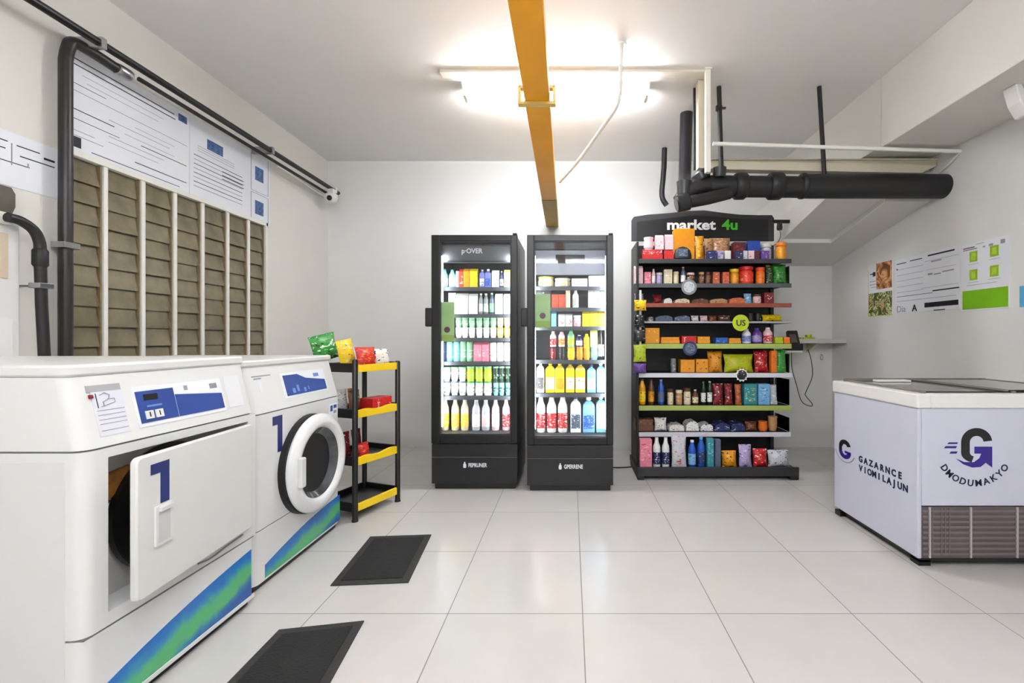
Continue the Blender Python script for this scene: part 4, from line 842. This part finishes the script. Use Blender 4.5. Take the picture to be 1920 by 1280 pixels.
# shelf tags
def wob(px, py, r, cols, lab, txt=None, star=0):
    Yt = RYF-.02; c = (X_(px, Yt), Yt, Z_(py, Yt)); rr = r*Yt/F
    if star:
        pts = [(c[0]+rr*(1 if k % 2 else .78)*math.cos(2*PI*k/24), c[2]+rr*(1 if k % 2 else .78)*math.sin(2*PI*k/24)) for k in range(24)]
        b = MB().prism(pts, 'y', Yt, Yt+.003)
    else: b = MB().lathe([(rr, 0), (rr, .003)], (c[0], Yt+.003, c[2]), (0, -1, 0), 28)
    b.box(c[0]-.006, c[0]+.006, Yt+.003, RYF-.004, c[2]-.004, c[2]+.004)
    o = tag(b.build('shelf_tag', flat(cols[0])), lab, 'tag', 'round tags on the shelf fronts')
    MB().lathe([(rr*.72, 0), (rr*.72, .001)], (c[0], Yt+.0002, c[2]), (0, -1, 0), 24).build('printed_face', printed(cols[1], cols[2], cols[0], 60), o)
    if txt: lettering(txt, rr*1.0, (c[0], Yt-.0015, c[2]-rr*.35), (1,0,0), (0,0,1), M_ink, o, align='CENTER', bold=.001)
wob(1292, 538, 14.5, ('grey','silver','slate'), 'round grey tag on the second shelf of the snack rack')
wob(1389, 605, 15.5, ('lime','lime','lime'), 'round lime green tag on the fourth shelf of the snack rack', 'US')
wob(1294, 653, 13.5, ('navy','slate','silver'), 'round dark blue tag on the green front of the fifth shelf')
wob(1391, 703, 13, ('white','black','silver'), 'black and white jagged tag on the sixth shelf front', star=1)
Yt = 3.90; b = MB().lathe([(.076, 0), (.076, .03), (.064, .07), (.036, .095), (.001, .104)], (X_(1281,Yt+.03), Yt+.045, Z_(484,Yt+.03)), n=24, sx=.3)
o = tag(b.build('display_dome', flat('dark'), smooth=50), 'dark dome shaped display in front of the large orange box', 'display')
MB().box(X_(1273,Yt), X_(1290,Yt), Yt+.010, Yt+.022, Z_(480,Yt), Z_(466,Yt)).build('printed_face', printed('slate', 'silver', 'dark', 60), o)
# little camera on the rack's right end
t = empty('rack_camera', (X_(1466,4.16), 4.16, 2.1), 'tiny black camera on a bracket at the upper right of the snack rack', 'camera')
MB().box(X_(1448,4.16), X_(1481,4.16), 4.15, 4.18, Z_(418,4.16), Z_(412,4.16)).build('bracket', M_black, t, bevel=.003)
MB().lathe([(.022, 0), (.026, .02), (.022, .06), (.012, .075)], (X_(1464,4.14), 4.165, Z_(430,4.14)), n=16).build('camera_body', M_black, t, smooth=50)
MB().tube(bezier([(X_(1462,4.16), 4.17, Z_(428,4.16)), (X_(1465,4.16), 4.175, Z_(440,4.16)), (X_(1461,4.16), 4.18, Z_(452,4.16)), (X_(1452,4.16), 4.19, Z_(460,4.16))], 5), .0025, 6).build('lead', M_dark, t)

# ================================================================== UTILITY CART
A = Vector((-1.358, 2.895)); U_ = Vector((.346, .938)).normalized(); V_ = Vector((-.938, .346)).normalized(); CL, CW = .384, .30
def cx(v): p = A+U_*v[0]+V_*v[1]; return (p.x, p.y, v[2])
t = empty('utility_cart', (*cx((CL/2, CW/2, 0))[:2], 0), 'black four tier utility shelf with yellow edges, right of the washing machine', 'shelf')
M_cb = mat('cart_black', (24,23,24), .35); M_cy = mat('cart_yellow', (246,206,24), .4, noise=.04)
for (a, c, h) in ((0,0,1.02), (CL,0,.995), (0,CW,1.0), (CL,CW,.985)):
    b = MB(cx); b.lathe([(.021, 0), (.017, .02), (.017, h-.01), (.012, h)], (a, c, 0), n=14); b.build('post', M_cb, t, smooth=50)
CZ = [.065, .355, .655, .945]
for k, z in enumerate(CZ):
    b = MB(cx); b.box(.012, CL-.012, .012, CW-.012, z, z+.010)
    rim = [(.0, .006), (.0, CW-.006), (.02, CW+.0), (CL-.02, CW+.0), (CL, CW-.006), (CL, .006)]
    b.box(-.006, .008, .015, CW-.015, z-.008, z+.05).box(CL-.008, CL+.006, .015, CW-.015, z-.008, z+.045).box(.015, CL-.015, CW-.008, CW+.006, z-.008, z+.045)
    tr_ = b.build('tray', M_cb, t, bevel=.003)
    b = MB(cx); n = 14; top = []; 
    for i in range(n+1):
        u = i/n; top.append((.018+(CL-.036)*u, z+.040+(.006*math.sin(u*PI*3) if k in (1, 2) else 0)))
    b.prism([(CL-.018, z-.010), (.018, z-.006)]+top, 'y', -.010, .006); b.build('yellow_edge', M_cy, tr_, bevel=.002)
    if k == 1:
        b = MB(cx); b.box(-.010, -.006, .10, CW-.02, z-.004, z+.05); b.build('yellow_edge', M_cy, tr_)
def cart_item(kind, name, a, b_, w_, h, z, cols, lab, cat, tilt=0):
    """stands on a tray, facing the cart's open long side"""
    o = product(kind, name, 0, 0, z, w_, h, *cols); tag(o, lab, cat, 'snacks on the utility cart')
    p = cx((a, b_, z)); o.location = p; o.rotation_euler = (0, math.radians(tilt), math.atan2(U_.y, U_.x)); return o
zt = CZ[3]+.0105
cart_item('bag', 'snack_bag', .03, .27, .20, .17, 1.012, ('green','darkgreen','white'), 'green snack bag lying at the left of the cart top', 'bag', -12)
cart_item('bag', 'snack_bag', .09, .15, .13, .19, zt, ('yellow','blue','white'), 'yellow and blue bag on the cart top behind the near post', 'bag', -9)
cart_item('bag', 'snack_bag', .15, .06, .17, .14, zt, ('red','amber','orange'), 'crumpled red and orange bag in the middle of the cart top', 'bag')
cart_item('bag', 'snack_bag', .30, .07, .16, .125, zt, ('white','paleyellow','dark'), 'white and pale yellow bag at the right end of the cart top', 'bag')
zt = CZ[2]+.0105
cart_item('bag', 'snack_bag', .07, .20, .12, .15, zt, ('white','brown','lightgrey'), 'white and brown bag on the cart second tier, beside the washing machine', 'bag')
cart_item('bag', 'snack_bag', .085, .09, .09, .15, zt, ('brown','lime','darkgreen'), 'brown and lime bag on the cart second tier', 'bag')
cart_item('pouch', 'snack_pouch', .17, .19, .08, .15, zt, ('tan','brown','amber'), 'tan pouch behind the red box on the cart second tier', 'pouch')
cart_item('box', 'snack_box', .26, .075, .18, .085, zt, ('red','white','darkred'), 'long red box on the cart second tier', 'box')
zt = CZ[1]+.0105
cart_item('pouch', 'snack_pouch', .08, .17, .09, .17, zt, ('darkred','white','red'), 'tall dark red pouch on the cart third tier', 'pouch')
cart_item('bag', 'snack_bag', .12, .06, .11, .10, zt, ('red','orange','darkred'), 'red and orange bag on the cart third tier', 'bag')
cart_item('pouch', 'snack_pouch', .19, .18, .08, .17, zt, ('maroon','red','darkred'), 'maroon pouch at the back of the cart third tier', 'pouch')

# ================================================================== CHEST FREEZER
EX0, EX1, EY0, EY1 = 1.745, 2.755, 2.31, 3.045
t = empty('chest_freezer', (2.25, 2.68, 0), 'white chest freezer with a purple G logo standing against the right wall', 'freezer')
M_fz = mat('freezer_body', (206,208,224), .3, noise=.01); M_fw = mat('freezer_lid_white', (234,232,228), .3)
b = MB(); b.prism([(EY0, .80), (EY1, .80), (EY1, .045), (EY0, .045)], 'x', EX0, EX0+.02).box(EX0+.02, EX1, EY0, EY1, .31, .80, 0).box(EX0+.02, EX1, EY0+.03, EY1, .045, .309, 0)
b.build('body', M_fz, t, bevel=.006)
b = MB().box(EX0+.02, EX1-.01, EY0+.02, EY1-.02, .02, .045)
for (x, y) in ((EX0+.05, EY0+.05), (EX0+.03, EY1-.04), (EX1-.06, EY0+.05), (EX1-.06, EY1-.05)): b.box(x-.03, x+.03, y-.03, y+.03, 0, .03)
b.build('base_frame', M_black, t)
# grille
b = MB(); gx0 = X_(1727, EY0); b.box(gx0, EX1-.01, EY0+.004, EY0+.03, .048, .306, 0)
for k in range(9): b.box(gx0+.01, EX1-.015, EY0+.001, EY0+.004, .062+.027*k, .074+.027*k, 1)
for px in (1800-52, 1765, 1772, 1780): b.box(X_(px, EY0), X_(px+1.4, EY0), EY0-.001, EY0+.003, .06, .30, 1)
for px in (1742, 1819, 1906, 1990): b.box(X_(px, EY0), X_(px+3, EY0), EY0-.003, EY0+.004, .050, .304, 2)
b.build('grille', [mat('grille_plum', (92,80,80), .4, noise=.2, nscale=9), mat('grille_slat', (116,104,106), .4), mat('grille_bar', (178,170,174), .4)], t)
# lid frame
b = MB(); fx0, fx1, fy0, fy1 = EX0-.008, EX1+.006, EY0-.008, EY1+.008
b.box(fx0, fx0+.07, fy0, fy1, .80, .873).box(fx1-.07, fx1, fy0, fy1, .80, .873).box(fx0+.07, fx1-.07, fy0, fy0+.07, .80, .873).box(fx0+.07, fx1-.07, fy1-.07, fy1, .80, .873)
b.build('lid_frame', M_fw, t, bevel=.008)
MB().box(fx0+.07, fx1-.07, fy0+.07, fy1-.07, .801, .81).build('inner_tray', mat('freezer_inside', (150,146,140), .5), t)
for (x0, x1, z) in ((fx0+.06, (fx0+fx1)/2+.03, .876), ((fx0+fx1)/2-.03, fx1-.06, .884)):
    g_ = MB().box(x0+.02, x1-.02, fy0+.06, fy1-.06, z, z+.004).build('glass_lid', glassy('lid_glass', (.8, .8, .78), .7), t)
    for xa in (x0, x1-.02): MB().box(xa, xa+.02, fy0+.05, fy1-.05, z-.002, z+.007).build('lid_edge', mat('lid_edge_grey', (128,122,112), .4), g_)
MB().box(fx0+.05, fx1-.05, fy1-.05, fy1-.04, .873, .893).build('rear_rail', mat('lid_edge_grey', (128,122,112), .4), t)
MB().box(X_(1640,2.9), X_(1700,2.9), 2.86, 2.92, .881, .893).build('lid_handle', M_fw, t, bevel=.003)
# logo on the front (built in plane y = EY0)
M_lk = mat('logo_black', (8,7,14), .4); M_lp = mat('logo_purple', (40,14,130), .4); M_ll = mat('logo_navy', (18,18,60), .4)
def PF(px, py): return (X_(px, EY0), Z_(py, EY0))
def arcband(cx_, cy_, ro, ri, a0, a1, n=20, ky=1.0, f=PF):
    o_ = [f(cx_+ro*math.cos(a0+(a1-a0)*k/n), cy_-ro*ky*math.sin(a0+(a1-a0)*k/n)) for k in range(n+1)]
    i_ = [f(cx_+ri*math.cos(a0+(a1-a0)*k/n), cy_-ri*ky*math.sin(a0+(a1-a0)*k/n)) for k in range(n+1)]
    return o_, i_
def band(mb, oi, ax, a, b_, m):
    o_, i_ = oi
    for k in range(len(o_)-1): mb.prism([o_[k], o_[k+1], i_[k+1], i_[k]], ax, a, b_, m)
y0, y1 = EY0-.0015, EY0
b = MB(); band(b, arcband(1831, 829, 29, 13, .12, PI, 18, .93), 'y', y0, y1, 0)
b.prism([PF(1802,829), PF(1818,829), PF(1818,848), PF(1802,848)], 'y', y0, y1, 0); band(b, arcband(1828, 848, 26, 10, PI, PI*1.42, 8, .72), 'y', y0, y1, 0)
b.prism([PF(1827,837), PF(1860,837), PF(1860,876), PF(1848,867), PF(1840,850), PF(1827,850)], 'y', y0, y1, 1)
b.prism([PF(1840,850), PF(1848,867), PF(1838,875), PF(1826,866), PF(1836,859)], 'y', y0, y1, 1)
b.prism([PF(1826,866), PF(1838,875), PF(1822,876), PF(1806,870), PF(1792,859), PF(1808,866)], 'y', y0, y1, 1)
for (q0, q1, yy, h) in ((1776,1796,829,3), (1770,1794,836,4), (1780,1795,846,4)): b.prism([PF(q0,yy+h), PF(q0+3,yy), PF(q1,yy), PF(q1-2,yy+h)], 'y', y0, y1, 1)
b.build('logo_letter', [M_lk, M_lp], t)
def glyphs(text, size, place, m, name, parent, n=3, bold=.001):
    """letters set one by one (place(i) gives origin, right, up) and merged into one part"""
    mb = MB()
    for i, ch in enumerate(text):
        if ch == ' ': continue
        c = bpy.data.curves.new('g', 'FONT'); c.body = ch; c.size = size; c.align_x = 'CENTER'; c.extrude = .0006; c.offset = bold; c.resolution_u = n
        to = bpy.data.objects.new('g', c); COL.objects.link(to); bpy.context.view_layer.update(); me = bpy.data.meshes.new_from_object(to); bpy.data.objects.remove(to)
        o_, r_, u_ = place(i); r_ = Vector(r_); u_ = Vector(u_); n_ = r_.cross(u_)
        mb.add([Vector(o_)+r_*v.co.x+u_*v.co.y+n_*v.co.z for v in me.vertices], [tuple(p.vertices) for p in me.polygons]); bpy.data.meshes.remove(me)
    return mb.build(name, m, parent)
txt = 'DMODUMAKYO'
def arcplace(i):
    a = math.radians(-148+116*i/(len(txt)-1)); px, py = 1827+72*math.cos(a), 843-66*math.sin(a)+2; X, Z = PF(px, py)
    r_ = Vector((-math.sin(a), 0, math.cos(a))); u_ = Vector((-math.cos(a), 0, -math.sin(a)))
    return (X, EY0-.0008, Z), r_, u_
glyphs(txt, .046, arcplace, M_ll, 'curved_lettering', t)
sx0 = EX0-.0008
def sl(y, z): return (sx0, y, z)
glyphs('GAZARNCE', .050, lambda i: (sl(2.765-.047*i, .410), (0,-1,0), (0,0,1)), M_ll, 'side_lettering', t, bold=.002)
glyphs('VIOMILAJUN', .050, lambda i: (sl(2.765-.041*i, .355), (0,-1,0), (0,0,1)), M_ll, 'side_lettering', t, bold=.002)
b = MB()
def PS(px, py):  # small logo on the side, plane x = EX0: (y, z)
    return (2.925-(px-1583)*.0052, .44-(py-845)*.0030)
band(b, arcband(1583, 838, 12, 5, .3, PI, 12, 1.3, PS), 'x', EX0-.0015, EX0, 0); band(b, arcband(1583, 848, 12, 5, PI, 2*PI, 12, 1.2, PS), 'x', EX0-.0015, EX0, 1)
b.prism([PS(1571,838), PS(1577,838), PS(1577,848), PS(1571,848)], 'x', EX0-.0015, EX0, 0).prism([PS(1583,845), PS(1595,845), PS(1595,850), PS(1583,850)], 'x', EX0-.0015, EX0, 1)
band(b, arcband(1583, 845, 20, 18.5, PI*1.05, PI*1.9, 16, 1.25, PS), 'x', EX0-.0015, EX0, 2)
b.build('side_logo', [M_lk, M_lp, M_inkgrey], t)

# ================================================================== RIGHT WALL
def food_mat(name, cols, sc, seed):
    m = bpy.data.materials.new(name); m.use_nodes = True; nt = m.node_tree; b = nt.nodes['Principled BSDF']
    tc = nt.nodes.new('ShaderNodeTexCoord'); mp = nt.nodes.new('ShaderNodeMapping'); mp.inputs['Location'].default_value = (seed, seed*2, seed)
    n = nt.nodes.new('ShaderNodeTexNoise'); n.inputs['Scale'].default_value = sc; n.inputs['Detail'].default_value = 2; n.inputs['Distortion'].default_value = 1.2
    r = nt.nodes.new('ShaderNodeValToRGB'); r.color_ramp.interpolation = 'CONSTANT'; el = r.color_ramp.elements
    pos = [0, .40, .47, .54, .62]
    el[0].position = 0; el[0].color = (*lin([v/255 for v in cols[0]]), 1); el[1].position = pos[-1]; el[1].color = (*lin([v/255 for v in cols[-1]]), 1)
    for p, c in zip(pos[1:-1], cols[1:-1]): e = el.new(p); e.color = (*lin([v/255 for v in c]), 1)
    nt.links.new(tc.outputs['Object'], mp.inputs[0]); nt.links.new(mp.outputs[0], n.inputs[0]); nt.links.new(n.outputs['Fac'], r.inputs[0]); nt.links.new(r.outputs[0], b.inputs['Base Color']); return m
M_f1 = food_mat('photo_bread', [(120,70,30), (186,120,64), (222,170,120), (160,92,44), (206,140,84)], 9, 1.3)
M_f2 = food_mat('photo_salad', [(70,72,24), (110,112,40), (206,214,160), (90,90,30), (196,160,120)], 11, 4.1)
poster('food_poster', 'small food picture poster on the right wall, left of the text notice', 'R', 3.96, 4.28, 1.355, 1.835,
       [(.35,.98,.50,.99,1), (.02,.98,.01,.44,2), (.02,.35,.50,.93,0), (.08,.3,.80,.82,3), (.2,.32,.76,.84,3), (.06,.34,.66,.672,4), (.06,.34,.60,.612,4), (.12,.34,.55,.56,4), (.0,.02,0,.9,5), (.02,1,0,.012,5)],
       [M_paper, M_f1, M_f2, M_ink, M_inkgrey, mat('poster_edge_yellow', (216,206,110), .5)])
mk = [(.03,.2,.905,.92,1), (.26,.46,.915,.93,1), (.55,.93,.93,.955,1)]
for k in range(5): mk.append((.03, .48, .80-.105*k, .806-.105*k, 2))
mk += [(.5,.98,.85,.855,2), (.6,.75,.82,.84,2), (.52,.95,.70,.704,2), (.55,.62,.61,.64,2), (.64,.74,.60,.62,2), (.76,.92,.62,.64,2), (.03,.62,.30,.308,1), (.62,.99,.325,.345,1), (.03,.95,.215,.222,2), (.45,.98,.40,.405,2), (.5,.98,.065,.145,1), (.64,.80,.0,.015,1), (.03,.045,.8,.83,1)]
p, U, V = poster('text_notice', 'large white notice with rows of black text lines on the right wall', 'R', 3.272, 3.925, 1.365, 1.82, mk, pm, 'notice')
lettering('Dia', .075, (XR-.0045, U(.03), V(.02)), (0,-1,0), (0,0,1), M_inkgrey, p); lettering('A', .075, (XR-.0045, U(.30), V(.02)), (0,-1,0), (0,0,1), M_ink, p, bold=.002)
mk = [(.03,.97,.02,.30,1), (.12,.30,.72,.90,0)]
for (u, v) in ((.19,.72), (.62,.74), (.19,.45), (.62,.46)): mk += [(u, u+.17, v, v+.155, 2), (u+.04, u+.13, v+.03, v+.125, 3), (u-.03, u+.20, v-.035, v-.030, 5)]
mk += [(.05,.35,.905,.915,6), (.05,.30,.93,.945,6), (.33,.5,.965,.972,5), (.48,.52,.90,.92,5), (.6,.68,.90,.93,5), (.83,.91,.90,.955,5), (.12,.75,.375,.38,5)]
poster('green_poster', 'white poster with four green squares and a wide green strip at its foot', 'R', 2.90, 3.262, 1.345, 1.81, mk, [M_paper, mat('poster_green', (122,184,20), .5, noise=.1, nscale=5), mat('square_green', (150,190,40), .5, noise=.15, nscale=30), mat('square_lime', (186,214,60), .5, noise=.15, nscale=30), M_photo, M_inkgrey, mat('poster_plum', (110,70,100), .5)])
poster('blue_notice', 'light blue notice on the right wall at the picture edge', 'R', 2.55, 2.838, 1.345, 1.475, [(.3,.9,.5,.6,1)], [mat('notice_cyan', (90,180,220), .5), M_paper], 'notice')
# small corner shelf
t = empty('corner_shelf', (2.5, 4.75, 1.1), 'small white corner shelf board right of the snack rack', 'shelf')
MB().box(2.14, XR, 4.62, YB, 1.105, 1.148).build('board', mat('shelf_board', (206,203,198), .5), t, bevel=.003)
b = MB().prism([(4.66, 1.105), (YB, 1.105), (YB, 1.0)], 'x', 2.50, 2.53).box(2.14, 2.52, YB-.012, YB, 1.0, 1.105); b.build('bracket', M_beige, t)
MB().box(2.12, 2.27, 4.50, 4.62, 1.015, 1.035).box(2.13, 2.26, 4.62, 4.66, 1.015, 1.105).build('holder', M_frame, t, bevel=.003)
t = empty('card_terminal', (2.19, 4.56, 1.035), 'black card payment terminal at the left end of the small corner shelf', 'card terminal')
MB().box(2.115, 2.275, 4.49, 4.60, 1.0355, 1.105).build('cradle', M_black, t, bevel=.008)
MB().prism([(4.50, 1.105), (4.58, 1.105), (4.60, 1.22), (4.56, 1.235)], 'x', 2.15, 2.25).build('terminal_body', mat('terminal_black', (34,32,34), .3), t, bevel=.008)
MB().prism([(4.497, 1.115), (4.502, 1.110), (4.546, 1.190), (4.541, 1.195)], 'x', 2.16, 2.22).build('screen', mat('terminal_screen', (96,84,82), .3), t)
MB().tube(bezier([(X_(p_[0],4.52), 4.52, Z_(p_[1],4.52)) for p_ in ((1484,652),(1485,690),(1493,720),(1503,752),(1519,761),(1523,757),(1511,742),(1511,735),(1523,705),(1521,675),(1515,655))], 5), .004, 8).build('cable', M_dark, t, smooth=60)
o = tag(MB().box(2.33, 2.47, 4.64, 4.72, 1.1485, 1.165).lathe([(.03, 0), (.03, .03)], (2.42, 4.68, 1.165), n=14).build('small_pack', printed('lime', 'darkgreen', 'yellow'), bevel=.003), 'small yellow green pack lying on the corner shelf', 'pack')
tag(MB().tube([(2.655+.013*math.cos(k*PI/8), 4.86, .955+.028*math.sin(k*PI/8)) for k in range(17)], .003, 6).box(2.652, 2.658, 4.86, YB, .98, .987).build('key_loop', M_steel, smooth=60), 'small metal loop hanging on the wall below the corner shelf', 'loop')
tag(MB().prism([(2.40, 2.53), (2.435, 2.53), (2.475, 2.44), (2.50, 2.37), (2.47, 2.365), (2.43, 2.43)], 'y', 2.48, 2.56).build('ceiling_bracket', M_fw, bevel=.006), 'white curved bracket under the beam at the upper right picture edge', 'bracket')
tag(MB().tube(bezier([(XR-.01, 3.27, 2.47), (XR-.02, 3.36, 2.42), (XR-.02, 3.5, 2.36), (XR-.012, 3.62, 2.24)], 6), .007, 8).build('white_cable', M_frame, smooth=60), 'white cable curving down the right wall at the end of the thick pipe', 'cable')
tag(MB().tube(bezier([(.20, 4.14, .006), (.34, 4.10, .006), (.45, 4.09, .006), (.56, 4.13, .006), (.60, 4.3, .006)], 6), .0055, 8).build('power_cord', M_black, smooth=60), 'black power cord on the floor between the right fridge and the snack rack', 'cord')
